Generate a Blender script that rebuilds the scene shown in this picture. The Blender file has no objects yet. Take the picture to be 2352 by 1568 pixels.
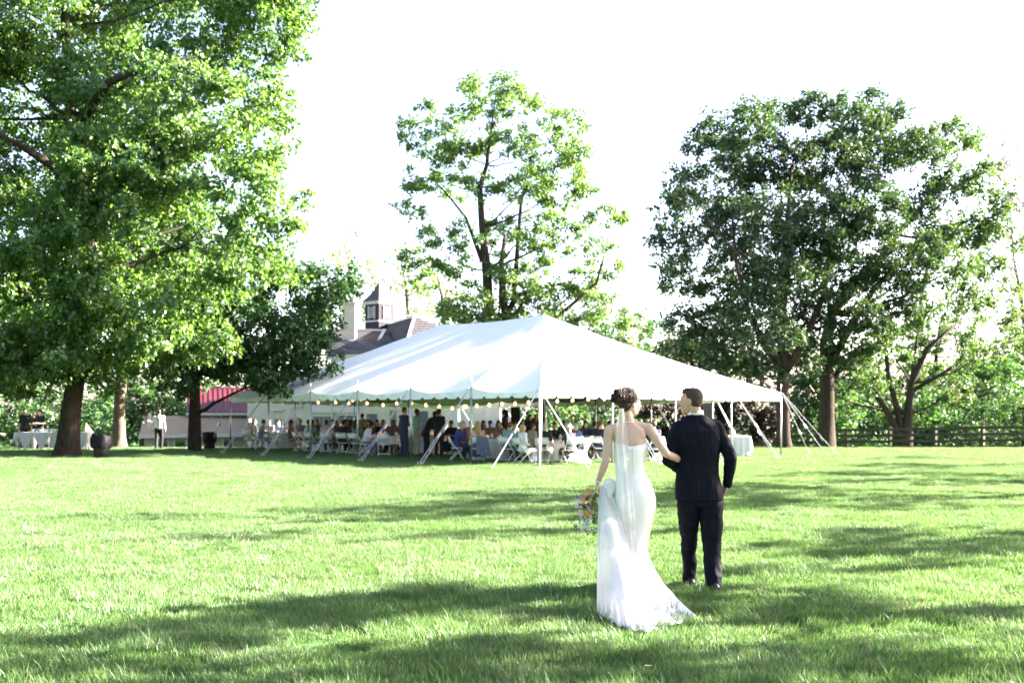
import bpy, bmesh, math, random
import numpy as np
from mathutils import Vector, Matrix, noise

random.seed(7); RNG = np.random.default_rng(7)
SC = bpy.context.scene
COL = SC.collection
F = 2450.0      # focal length in pixels of a 2352 px wide picture
EYE = 1.6       # camera height
R = math.radians

# ------------------------------------------------------------------ camera
cam = bpy.data.cameras.new('camera'); camo = bpy.data.objects.new('camera', cam); COL.objects.link(camo)
camo.location = (0, 0, EYE); camo.rotation_euler = (R(90), 0, 0)
cam.sensor_width = 36.0; cam.lens = F / 2352 * 36; cam.shift_y = 164 / 2352
cam.clip_start = 0.1; cam.clip_end = 2000
cam.dof.use_dof = True; cam.dof.focus_distance = 9.4; cam.dof.aperture_fstop = 2.8
SC.camera = camo
# ------------------------------------------------------------------ light
SUN_H = Vector((0.971, 0.239, 0)); SUN_EL = R(24.5)
SUNV = (SUN_H * math.cos(SUN_EL) + Vector((0, 0, math.sin(SUN_EL)))).normalized()
w = bpy.data.worlds.new('World'); SC.world = w; w.use_nodes = True
nt = w.node_tree; sky = nt.nodes.new('ShaderNodeTexSky'); sky.sky_type = 'NISHITA'; sky.sun_disc = False
sky.sun_elevation = SUN_EL; sky.sun_rotation = math.atan2(SUN_H.x, SUN_H.y)
sky.air_density = 0.8; sky.dust_density = 1.5; sky.ozone_density = 0.3
nt.links.new(sky.outputs[0], nt.nodes['Background'].inputs[0]); nt.nodes['Background'].inputs[1].default_value = 0.05
sl = bpy.data.lights.new('sun', 'SUN'); sl.energy = 5.0; sl.angle = R(0.55); sl.color = (1.0, 0.95, 0.87)
so = bpy.data.objects.new('sun', sl); COL.objects.link(so); so.rotation_euler = SUNV.to_track_quat('Z', 'Y').to_euler()
vs = SC.view_settings; vs.view_transform = 'Standard'; vs.look = 'None'; vs.gamma = 1.0; vs.exposure = 3.86
vs.use_curve_mapping = False
vs.use_white_balance = True; vs.white_balance_temperature = 6950; vs.white_balance_tint = 20
SC.cycles.max_bounces = 7; SC.cycles.diffuse_bounces = 3; SC.cycles.transmission_bounces = 5; SC.cycles.transparent_max_bounces = 12
SC.cycles.caustics_reflective = False; SC.cycles.caustics_refractive = False; SC.cycles.sample_clamp_indirect = 6

# ------------------------------------------------------------------ helpers
def WP(x, y, D):
    return Vector(((x - 1176) / F * D, D, EYE - (y - 948) / F * D))
def GX(x, D): return (x - 1176) / F * D
def GD(y): return EYE * F / (y - 948)
def ground_z(Y):
    return 0.0 if Y < 48 else -0.05 * min(Y - 48, 40)

def setp(o, **k):
    for a, b in k.items():
        if b is not None: o[a] = b
    return o
def empty(name, loc, label=None, cat=None, group=None, rz=0, kind=None):
    o = bpy.data.objects.new(name, None); COL.objects.link(o); o.location = loc; o.rotation_euler = (0, 0, rz)
    o.empty_display_size = 0.2
    return setp(o, label=label, category=cat, group=group, kind=kind)
def link(me, name, mat, parent=None, world=True):
    o = bpy.data.objects.new(name, me); COL.objects.link(o)
    for m in (mat if isinstance(mat, (list, tuple)) else [mat]): me.materials.append(m)
    if parent is not None:
        o.parent = parent
        if world: o.matrix_parent_inverse = parent.matrix_basis.inverted()
    return o
def root_of(o): return o
def npmesh(name, V, Fc, smooth=False):
    me = bpy.data.meshes.new(name); V = np.asarray(V, dtype=np.float32); Fc = np.asarray(Fc, dtype=np.int32)
    n, k = Fc.shape
    me.vertices.add(len(V)); me.vertices.foreach_set('co', V.ravel())
    me.loops.add(n * k); me.loops.foreach_set('vertex_index', Fc.ravel())
    me.polygons.add(n); me.polygons.foreach_set('loop_start', np.arange(0, n * k, k, dtype=np.int32))
    me.polygons.foreach_set('loop_total', np.full(n, k, dtype=np.int32))
    if smooth: me.polygons.foreach_set('use_smooth', np.ones(n, dtype=bool))
    me.update(calc_edges=True); return me
def frame_of(d):
    d = d.normalized(); a = Vector((0, 0, 1)) if abs(d.z) < .9 else Vector((1, 0, 0))
    x = d.cross(a).normalized(); return x, d.cross(x).normalized()
class MB:
    def __init__(s): s.v = []; s.f = []
    def add(s, vs, fs):
        b = len(s.v); s.v += [tuple(p) for p in vs]; s.f += [tuple(b + i for i in f) for f in fs]; return s
    def box(s, c, d, rz=0.0, M=None):
        hx, hy, hz = d[0] / 2, d[1] / 2, d[2] / 2; ca, sa = math.cos(rz), math.sin(rz); vs = []
        for z in (-hz, hz):
            for x, y in ((-hx, -hy), (hx, -hy), (hx, hy), (-hx, hy)):
                vs.append((c[0] + x * ca - y * sa, c[1] + x * sa + y * ca, c[2] + z))
        return s.add(vs, [(0, 3, 2, 1), (4, 5, 6, 7), (0, 1, 5, 4), (1, 2, 6, 5), (2, 3, 7, 6), (3, 0, 4, 7)])
    def obox(s, a, b, wx, wz, up=Vector((0, 0, 1))):      # bar from a to b
        a, b = Vector(a), Vector(b); d = (b - a).normalized(); x = d.cross(up)
        x = x.normalized() if x.length > 1e-4 else Vector((1, 0, 0)); z = x.cross(d)
        vs = [p + x * (i * wx / 2) + z * (j * wz / 2) for p in (a, b) for i, j in ((-1, -1), (1, -1), (1, 1), (-1, 1))]
        return s.add(vs, [(0, 1, 2, 3), (7, 6, 5, 4), (0, 4, 5, 1), (1, 5, 6, 2), (2, 6, 7, 3), (3, 7, 4, 0)])
    def tube(s, pts, rad, n=8, cap=True):
        pts = [Vector(p) for p in pts]; m = len(pts)
        if not isinstance(rad, (list, tuple)): rad = [rad] * m
        vs = []; fs = []; X = None
        for i, p in enumerate(pts):
            d = (pts[min(i + 1, m - 1)] - pts[max(i - 1, 0)])
            if X is None: X, Y = frame_of(d)
            else:
                d.normalize(); X = (X - d * X.dot(d)).normalized(); Y = d.cross(X)
            if i == 0: d.normalize(); Y = d.cross(X)
            for k in range(n):
                t = 2 * math.pi * k / n; vs.append(p + (X * math.cos(t) + Y * math.sin(t)) * rad[i])
        for i in range(m - 1):
            for k in range(n):
                fs.append((i * n + k, i * n + (k + 1) % n, (i + 1) * n + (k + 1) % n, (i + 1) * n + k))
        if cap: fs += [tuple(range(n))[::-1], tuple((m - 1) * n + k for k in range(n))]
        return s.add(vs, fs)
    def lathe(s, prof, n=16, c=(0, 0, 0)):
        vs = []; fs = []; m = len(prof)
        for r, z in prof:
            for k in range(n):
                t = 2 * math.pi * k / n; vs.append((c[0] + r * math.cos(t), c[1] + r * math.sin(t), c[2] + z))
        for i in range(m - 1):
            for k in range(n): fs.append((i * n + k, i * n + (k + 1) % n, (i + 1) * n + (k + 1) % n, (i + 1) * n + k))
        fs += [tuple(range(n))[::-1], tuple((m - 1) * n + k for k in range(n))]
        return s.add(vs, fs)
    def ell(s, c, r, n=10, m=7, M=None):
        c = Vector(c); vs = []; fs = []
        for i in range(m + 1):
            a = -math.pi / 2 + math.pi * i / m
            for k in range(n):
                t = 2 * math.pi * k / n
                p = Vector((r[0] * math.cos(a) * math.cos(t), r[1] * math.cos(a) * math.sin(t), r[2] * math.sin(a)))
                if i in (0, m): p += Vector((r[0] * math.cos(t), r[1] * math.sin(t), 0)) * .004
                vs.append(c + (M @ p if M else p))
        for i in range(m):
            for k in range(n): fs.append((i * n + k, i * n + (k + 1) % n, (i + 1) * n + (k + 1) % n, (i + 1) * n + k))
        fs += [tuple(range(n))[::-1], tuple(m * n + k for k in range(n))]
        return s.add(vs, fs)
    def cap(s, a, b, ra, rb, n=10):                        # tapered capsule
        a, b = Vector(a), Vector(b); d = b - a; L = max(d.length, 1e-4); d = d / L
        pts = []; rad = []
        for t in (80, 50, 20): pts.append(a - d * ra * math.sin(R(t))); rad.append(ra * math.cos(R(t)))
        pts += [a, b]; rad += [ra, rb]
        for t in (20, 50, 80): pts.append(b + d * rb * math.sin(R(t))); rad.append(rb * math.cos(R(t)))
        return s.tube(pts, rad, n)
    def chain(s, pts, rad, n=10):
        for i in range(len(pts) - 1): s.cap(pts[i], pts[i + 1], rad[i], rad[i + 1], n)
        return s
    def loft(s, rings, n=20):                              # rings of (centre, rx, ry), horizontal
        vs = []; fs = []; m = len(rings)
        for c, rx, ry in rings:
            for k in range(n):
                t = 2 * math.pi * k / n; ct, st = math.cos(t), math.sin(t); q = .8
                vs.append((c[0] + rx * abs(ct) ** q * (1 if ct > 0 else -1), c[1] + ry * abs(st) ** q * (1 if st > 0 else -1), c[2]))
        for i in range(m - 1):
            for k in range(n): fs.append((i * n + k, i * n + (k + 1) % n, (i + 1) * n + (k + 1) % n, (i + 1) * n + k))
        fs += [tuple(range(n))[::-1], tuple((m - 1) * n + k for k in range(n))]
        return s.add(vs, fs)
    def mesh(s, name, smooth=False):
        me = bpy.data.meshes.new(name); me.from_pydata(s.v, [], s.f)
        bm = bmesh.new(); bm.from_mesh(me); bmesh.ops.recalc_face_normals(bm, faces=bm.faces); bm.to_mesh(me); bm.free()
        if smooth: me.polygons.foreach_set('use_smooth', np.ones(len(me.polygons), dtype=bool))
        me.update(); return me
    def build(s, name, mat, parent=None, smooth=False, world=True):
        return link(s.mesh(name, smooth), name, mat, parent, world)

_tmp = None
def remesh(mb, voxel, smooth=3, name='body'):
    """fuse overlapping shapes into one continuous surface"""
    me = mb.mesh('fuse_tmp'); o = bpy.data.objects.new('fuse_tmp', me); COL.objects.link(o)
    m = o.modifiers.new('r', 'REMESH'); m.mode = 'VOXEL'; m.voxel_size = voxel
    if smooth:
        s = o.modifiers.new('s', 'SMOOTH'); s.iterations = smooth; s.factor = .5
    dg = bpy.context.evaluated_depsgraph_get()
    out = bpy.data.meshes.new_from_object(o.evaluated_get(dg)); out.name = name
    bpy.data.objects.remove(o); bpy.data.meshes.remove(me)
    out.polygons.foreach_set('use_smooth', np.ones(len(out.polygons), dtype=bool)); out.update()
    return out

# ------------------------------------------------------------------ materials
MATS = {}
def material(name, col, rough=.6, var=.12, scale=8.0, bump=0.0, bscale=30.0, metal=0.0, spec=.4, stretch=None, col2=None, sheen=0.0, coat=0.0):
    if name in MATS: return MATS[name]
    m = bpy.data.materials.new(name); m.use_nodes = True; n = m.node_tree.nodes; l = m.node_tree.links
    b = n['Principled BSDF']; b.inputs['Roughness'].default_value = rough; b.inputs['Metallic'].default_value = metal
    b.inputs['Specular IOR Level'].default_value = spec
    if sheen: b.inputs['Sheen Weight'].default_value = sheen
    tc = n.new('ShaderNodeTexCoord'); mp = n.new('ShaderNodeMapping'); l.new(tc.outputs['Object'], mp.inputs[0])
    if stretch: mp.inputs['Scale'].default_value = stretch
    nz = n.new('ShaderNodeTexNoise'); nz.inputs['Scale'].default_value = scale; nz.inputs['Detail'].default_value = 5; l.new(mp.outputs[0], nz.inputs[0])
    rp = n.new('ShaderNodeValToRGB'); l.new(nz.outputs[0], rp.inputs[0])
    c1 = [max(0, c * (1 - var)) for c in col]; c2 = list(col2) if col2 else [min(1, c * (1 + var)) for c in col]
    rp.color_ramp.elements[0].position = .3; rp.color_ramp.elements[1].position = .7
    rp.color_ramp.elements[0].color = (*c1, 1); rp.color_ramp.elements[1].color = (*c2, 1)
    l.new(rp.outputs[0], b.inputs['Base Color'])
    if bump:
        nb = n.new('ShaderNodeTexNoise'); nb.inputs['Scale'].default_value = bscale; nb.inputs['Detail'].default_value = 4; l.new(mp.outputs[0], nb.inputs[0])
        bp = n.new('ShaderNodeBump'); bp.inputs['Strength'].default_value = bump; bp.inputs['Distance'].default_value = .02
        l.new(nb.outputs[0], bp.inputs['Height']); l.new(bp.outputs[0], b.inputs['Normal'])
    MATS[name] = m; return m
def sheet_mat(name, col, trans=.3, rough=.6, clear=0.0, bump=0.0, bscale=6.0, spec=.3, stretch=None, var=.03):
    """cloth lit through: diffuse + translucent (+ see-through share for veils)"""
    m = bpy.data.materials.new(name); m.use_nodes = True; n = m.node_tree.nodes; l = m.node_tree.links
    b = n['Principled BSDF']; out = n['Material Output']; b.inputs['Roughness'].default_value = rough; b.inputs['Specular IOR Level'].default_value = spec
    tc = n.new('ShaderNodeTexCoord'); mp = n.new('ShaderNodeMapping'); l.new(tc.outputs['Object'], mp.inputs[0])
    if stretch: mp.inputs['Scale'].default_value = stretch
    nz = n.new('ShaderNodeTexNoise'); nz.inputs['Scale'].default_value = 2.5; nz.inputs['Detail'].default_value = 4; l.new(mp.outputs[0], nz.inputs[0])
    rp = n.new('ShaderNodeValToRGB'); l.new(nz.outputs[0], rp.inputs[0]); rp.color_ramp.elements[0].position = .3; rp.color_ramp.elements[1].position = .7
    rp.color_ramp.elements[0].color = (*[c * (1 - 2 * var) for c in col], 1); rp.color_ramp.elements[1].color = (*col, 1)
    l.new(rp.outputs[0], b.inputs['Base Color'])
    t = n.new('ShaderNodeBsdfTranslucent'); l.new(rp.outputs[0], t.inputs[0])
    mx = n.new('ShaderNodeMixShader'); mx.inputs[0].default_value = trans; l.new(b.outputs[0], mx.inputs[1]); l.new(t.outputs[0], mx.inputs[2])
    if bump:
        nb = n.new('ShaderNodeTexNoise'); nb.inputs['Scale'].default_value = bscale; nb.inputs['Detail'].default_value = 3; l.new(mp.outputs[0], nb.inputs[0])
        bp = n.new('ShaderNodeBump'); bp.inputs['Strength'].default_value = bump; bp.inputs['Distance'].default_value = .03
        l.new(nb.outputs[0], bp.inputs['Height']); l.new(bp.outputs[0], b.inputs['Normal']); l.new(bp.outputs[0], t.inputs['Normal'])
    last = mx
    if clear:
        tr = n.new('ShaderNodeBsdfTransparent'); m2 = n.new('ShaderNodeMixShader'); m2.inputs[0].default_value = clear
        l.new(mx.outputs[0], m2.inputs[1]); l.new(tr.outputs[0], m2.inputs[2]); last = m2
    l.new(last.outputs[0], out.inputs[0]); MATS[name] = m; return m
def leaf_mat(name, ca, cb, trans=.45, tcol=None, gloss=.06, rough=.45):
    m = bpy.data.materials.new(name); m.use_nodes = True; n = m.node_tree.nodes; l = m.node_tree.links
    n.remove(n['Principled BSDF']); out = n['Material Output']
    ge = n.new('ShaderNodeNewGeometry'); rp = n.new('ShaderNodeValToRGB'); l.new(ge.outputs['Random Per Island'], rp.inputs[0])
    rp.color_ramp.elements[0].color = (*ca, 1); rp.color_ramp.elements[1].color = (*cb, 1)
    d = n.new('ShaderNodeBsdfDiffuse'); l.new(rp.outputs[0], d.inputs[0])
    t = n.new('ShaderNodeBsdfTranslucent')
    mc = n.new('ShaderNodeMix'); mc.data_type = 'RGBA'; mc.blend_type = 'MULTIPLY'; mc.inputs[0].default_value = 1.0
    l.new(rp.outputs[0], mc.inputs[6]); mc.inputs[7].default_value = (*(tcol or (1.5, 1.35, .6)), 1); l.new(mc.outputs[2], t.inputs[0])
    mx = n.new('ShaderNodeMixShader'); mx.inputs[0].default_value = trans; l.new(d.outputs[0], mx.inputs[1]); l.new(t.outputs[0], mx.inputs[2])
    g = n.new('ShaderNodeBsdfGlossy'); g.inputs['Roughness'].default_value = rough; g.inputs[0].default_value = (.9, .95, 1, 1)
    m2 = n.new('ShaderNodeMixShader'); m2.inputs[0].default_value = gloss; l.new(mx.outputs[0], m2.inputs[1]); l.new(g.outputs[0], m2.inputs[2])
    l.new(m2.outputs[0], out.inputs[0]); MATS[name] = m; return m
def emit_mat(name, col, s):
    m = bpy.data.materials.new(name); m.use_nodes = True; b = m.node_tree.nodes['Principled BSDF']
    b.inputs['Base Color'].default_value = (.9, .85, .7, 1); b.inputs['Emission Color'].default_value = (*col, 1); b.inputs['Emission Strength'].default_value = s
    MATS[name] = m; return m
BARK = material('bark', (.042, .032, .026), .95, .45, 6, .9, 14, stretch=(3, 3, .5), spec=.1)
BARKP = material('bark_pale', (.12, .092, .075), .95, .4, 5, .9, 14, stretch=(3, 3, .5), spec=.1)
L_BRIGHT = leaf_mat('leaf_bright', (.026, .085, .021), (.13, .25, .06), .56, (1.36, 1.28, .66), .04, .4)
L_MID = leaf_mat('leaf_mid', (.028, .09, .028), (.075, .165, .05), .48, (1.3, 1.25, .7), .04, .4)
L_DARK = leaf_mat('leaf_dark', (.016, .056, .02), (.042, .105, .034), .34, (1.35, 1.3, .6), .025)
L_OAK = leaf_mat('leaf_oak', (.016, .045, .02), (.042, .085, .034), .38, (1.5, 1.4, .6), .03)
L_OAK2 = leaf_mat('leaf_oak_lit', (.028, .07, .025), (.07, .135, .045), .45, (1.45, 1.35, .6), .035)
L_AIRY = leaf_mat('leaf_airy', (.042, .11, .03), (.12, .225, .06), .55, (1.4, 1.28, .65), .035)
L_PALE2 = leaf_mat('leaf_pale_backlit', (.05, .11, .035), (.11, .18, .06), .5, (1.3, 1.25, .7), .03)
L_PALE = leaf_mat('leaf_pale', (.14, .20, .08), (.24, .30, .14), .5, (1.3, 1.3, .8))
L_YEW = leaf_mat('leaf_yew', (.010, .018, .012), (.045, .026, .018), .08, (1.2, 1.1, .8), .02)
L_SHRUB = leaf_mat('leaf_shrub', (.02, .062, .022), (.055, .115, .035), .32, (1.3, 1.25, .7), .03)
L_WOOD = leaf_mat('leaf_wood', (.012, .036, .018), (.03, .065, .028), .2, (1.2, 1.2, .7), .02)
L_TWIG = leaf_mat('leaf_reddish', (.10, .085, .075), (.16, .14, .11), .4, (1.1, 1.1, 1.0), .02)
WHITE = material('white_paint', (.78, .78, .76), .45, .04)
UNDERSHADE = material('tent_underside_shade', (.17, .165, .16), .85, .06)  # dark grey paints the shade under the canopy
VINYL = sheet_mat('tent_vinyl', (.88, .88, .87), .02, .5, bump=.25, bscale=1.2)
STRAP = material('grey_strap', (.36, .36, .42), .7, .1)
STEEL = material('galvanised_steel', (.45, .46, .47), .4, .15, metal=.8)
CLOTH = sheet_mat('table_linen', (.76, .76, .77), .12, .8, bump=.3, bscale=5)
BLACK = material('black_plastic', (.012, .012, .014), .45, .3)
CHAIRW = material('chair_resin', (.74, .74, .70), .4, .05)
STUCCO = material('cream_stucco', (.46, .42, .34), .9, .08, 3, .4, 40)
TRIM = material('pale_trim', (.46, .44, .41), .6, .06)
DARKW = material('dark_joinery', (.05, .055, .075), .5, .3)
GLASSD = material('window_glass', (.03, .035, .045), .08, .3, spec=.9)
SLATE = material('slate', (.075, .073, .08), .9, .25, 12, spec=.1)
REDR = material('red_metal_roof', (.13, .018, .022), .45, .15, 2)
SIDING = material('tan_siding', (.38, .31, .24), .8, .07, 3)
TANROOF = material('tan_shingle', (.26, .20, .135), .9, .12, 10, .4, 30)
SKINL = material('skin_light', (.62, .40, .30), .5, .06, 12, spec=.35)
SKINM = material('skin_tan', (.46, .28, .19), .5, .06, 12, spec=.35)
SKIND = material('skin_brown', (.20, .11, .07), .5, .06, 12, spec=.35)
# ------------------------------------------------------------------ ground and lawn
def make_ground():
    m = bpy.data.materials.new('lawn_soil'); m.use_nodes = True; n = m.node_tree.nodes; l = m.node_tree.links; b = n['Principled BSDF']
    b.inputs['Roughness'].default_value = .95; b.inputs['Specular IOR Level'].default_value = .1
    tc = n.new('ShaderNodeTexCoord')
    nz = n.new('ShaderNodeTexNoise'); nz.inputs['Scale'].default_value = .5; nz.inputs['Detail'].default_value = 6; l.new(tc.outputs['Object'], nz.inputs[0])
    n2 = n.new('ShaderNodeTexNoise'); n2.inputs['Scale'].default_value = 25; n2.inputs['Detail'].default_value = 6; l.new(tc.outputs['Object'], n2.inputs[0])
    mx = n.new('ShaderNodeMath'); mx.operation = 'ADD'; l.new(nz.outputs[0], mx.inputs[0]); l.new(n2.outputs[0], mx.inputs[1])
    hf = n.new('ShaderNodeMath'); hf.operation = 'MULTIPLY'; hf.inputs[1].default_value = .5; l.new(mx.outputs[0], hf.inputs[0])
    rp = n.new('ShaderNodeValToRGB'); l.new(hf.outputs[0], rp.inputs[0])
    rp.color_ramp.elements[0].position = .35; rp.color_ramp.elements[1].position = .65
    rp.color_ramp.elements[0].color = (.03, .085, .025, 1); rp.color_ramp.elements[1].color = (.06, .13, .04, 1)
    l.new(rp.outputs[0], b.inputs['Base Color'])
    xs = np.linspace(-150, 150, 61); ys = np.concatenate([np.linspace(-60, 0, 7), np.linspace(1, 100, 100), [130, 180, 300, 600]])
    xs = np.concatenate([[-500], xs, [500]])
    V = [(x, y, ground_z(y) + .03 * noise.noise(Vector((x * .08, y * .08, 0))) * (1 if y > 12 else 0)) for y in ys for x in xs]; nx = len(xs)
    Fc = [(j * nx + i, j * nx + i + 1, (j + 1) * nx + i + 1, (j + 1) * nx + i) for j in range(len(ys) - 1) for i in range(nx - 1)]
    o = link(npmesh('lawn', V, Fc, True), 'lawn', m); setp(o, kind='structure', label='green lawn sloping away behind the tent')
make_ground()

def make_grass():
    gm = leaf_mat('grass_blade', (.04, .128, .034), (.115, .215, .07), .42, (1.2, 1.2, .85), .022, .45)
    gm2 = leaf_mat('grass_blade_dry', (.095, .175, .07), (.21, .26, .14), .40, (1.2, 1.15, .85), .022, .45)
    pc = bpy.data.collections.new('grass_patches'); rg = np.random.default_rng(3)
    for p in range(5):
        nb = 3000; half = .34
        x = rg.uniform(-half, half, nb); y = rg.uniform(-half, half, nb); h = rg.gamma(9, .0046, nb) * (1 + .35 * np.sin(x * 9 + p) * np.cos(y * 8))
        if p == 4: h *= 1.35
        wd = rg.uniform(.0018, .0036, nb); a = rg.uniform(0, 2 * math.pi, nb); le = rg.uniform(.1, .75, nb) * h
        la = rg.normal(0.6, 1.1, nb)
        wx, wy = np.cos(a) * wd, np.sin(a) * wd; lx, ly = np.cos(la) * le, np.sin(la) * le; z0 = np.zeros(nb)
        P = np.stack([np.stack([x - wx, y - wy, z0], 1), np.stack([x + wx, y + wy, z0], 1),
                      np.stack([x + wx * .8 + lx * .35, y + wy * .8 + ly * .35, h * .6], 1), np.stack([x - wx * .8 + lx * .35, y - wy * .8 + ly * .35, h * .6], 1),
                      np.stack([x + lx, y + ly, h], 1)], 1).reshape(-1, 3)
        me = bpy.data.meshes.new('grass_patch'); me.vertices.add(len(P)); me.vertices.foreach_set('co', P.ravel().astype(np.float32))
        b = np.arange(nb)[:, None] * 5; q = np.concatenate([b + [[0, 1, 2, 3]], b + [[3, 2, 4]]], 1).ravel().astype(np.int32)
        me.loops.add(len(q)); me.loops.foreach_set('vertex_index', q); me.polygons.add(nb * 2)
        st = np.stack([np.arange(nb) * 7, np.arange(nb) * 7 + 4], 1).ravel().astype(np.int32)
        me.polygons.foreach_set('loop_start', st); me.polygons.foreach_set('loop_total', np.tile([4, 3], nb).astype(np.int32))
        me.materials.append(gm); me.materials.append(gm2)
        mi = np.repeat((rg.random(nb) < (.26 if p != 3 else .5)).astype(np.int32), 2); me.polygons.foreach_set('material_index', mi)
        me.update(calc_edges=True); o = bpy.data.objects.new('grass_patch', me); pc.objects.link(o)
    pts = []; step = .47; y = 4.6
    while y < 50:
        half = .53 * y + 1.4; x = -half
        while x < half:
            X, Y = x + rg.uniform(-.2, .2), y + rg.uniform(-.2, .2)
            pts.append((X, Y, ground_z(Y) + .03 * noise.noise(Vector((X * .08, Y * .08, 0))) * (1 if Y > 12 else 0) - .004)); x += step
        y += step
    me = bpy.data.meshes.new('grass'); me.from_pydata(pts, [], []); o = bpy.data.objects.new('grass', me); COL.objects.link(o)
    ng = bpy.data.node_groups.new('scatter_grass', 'GeometryNodeTree'); ng.interface.new_socket('Geometry', in_out='INPUT', socket_type='NodeSocketGeometry')
    ng.interface.new_socket('Geometry', in_out='OUTPUT', socket_type='NodeSocketGeometry'); N = ng.nodes; L = ng.links
    gi = N.new('NodeGroupInput'); go = N.new('NodeGroupOutput'); ip = N.new('GeometryNodeInstanceOnPoints'); ci = N.new('GeometryNodeCollectionInfo')
    ci.inputs['Collection'].default_value = pc; ci.inputs['Separate Children'].default_value = True; ci.inputs['Reset Children'].default_value = True
    ri = N.new('FunctionNodeRandomValue'); ri.data_type = 'INT'; ri.inputs[4].default_value = 0; ri.inputs[5].default_value = 4
    rr = N.new('FunctionNodeRandomValue'); rr.data_type = 'FLOAT_VECTOR'; rr.inputs[0].default_value = (0, 0, 0); rr.inputs[1].default_value = (0, 0, 6.28); rr.inputs['Seed'].default_value = 5
    rs = N.new('FunctionNodeRandomValue'); rs.data_type = 'FLOAT_VECTOR'; rs.inputs[0].default_value = (.9, .9, .75); rs.inputs[1].default_value = (1.15, 1.15, 1.2); rs.inputs['Seed'].default_value = 9
    L.new(gi.outputs[0], ip.inputs['Points']); L.new(ci.outputs[0], ip.inputs['Instance']); ip.inputs['Pick Instance'].default_value = True
    L.new(ri.outputs[2], ip.inputs['Instance Index']); L.new(rr.outputs[0], ip.inputs['Rotation']); L.new(rs.outputs[0], ip.inputs['Scale']); L.new(ip.outputs[0], go.inputs[0])
    md = o.modifiers.new('scatter', 'NODES'); md.node_group = ng
    setp(o, kind='stuff', label='short mown green grass of the lawn', category='grass')
make_grass()

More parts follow.
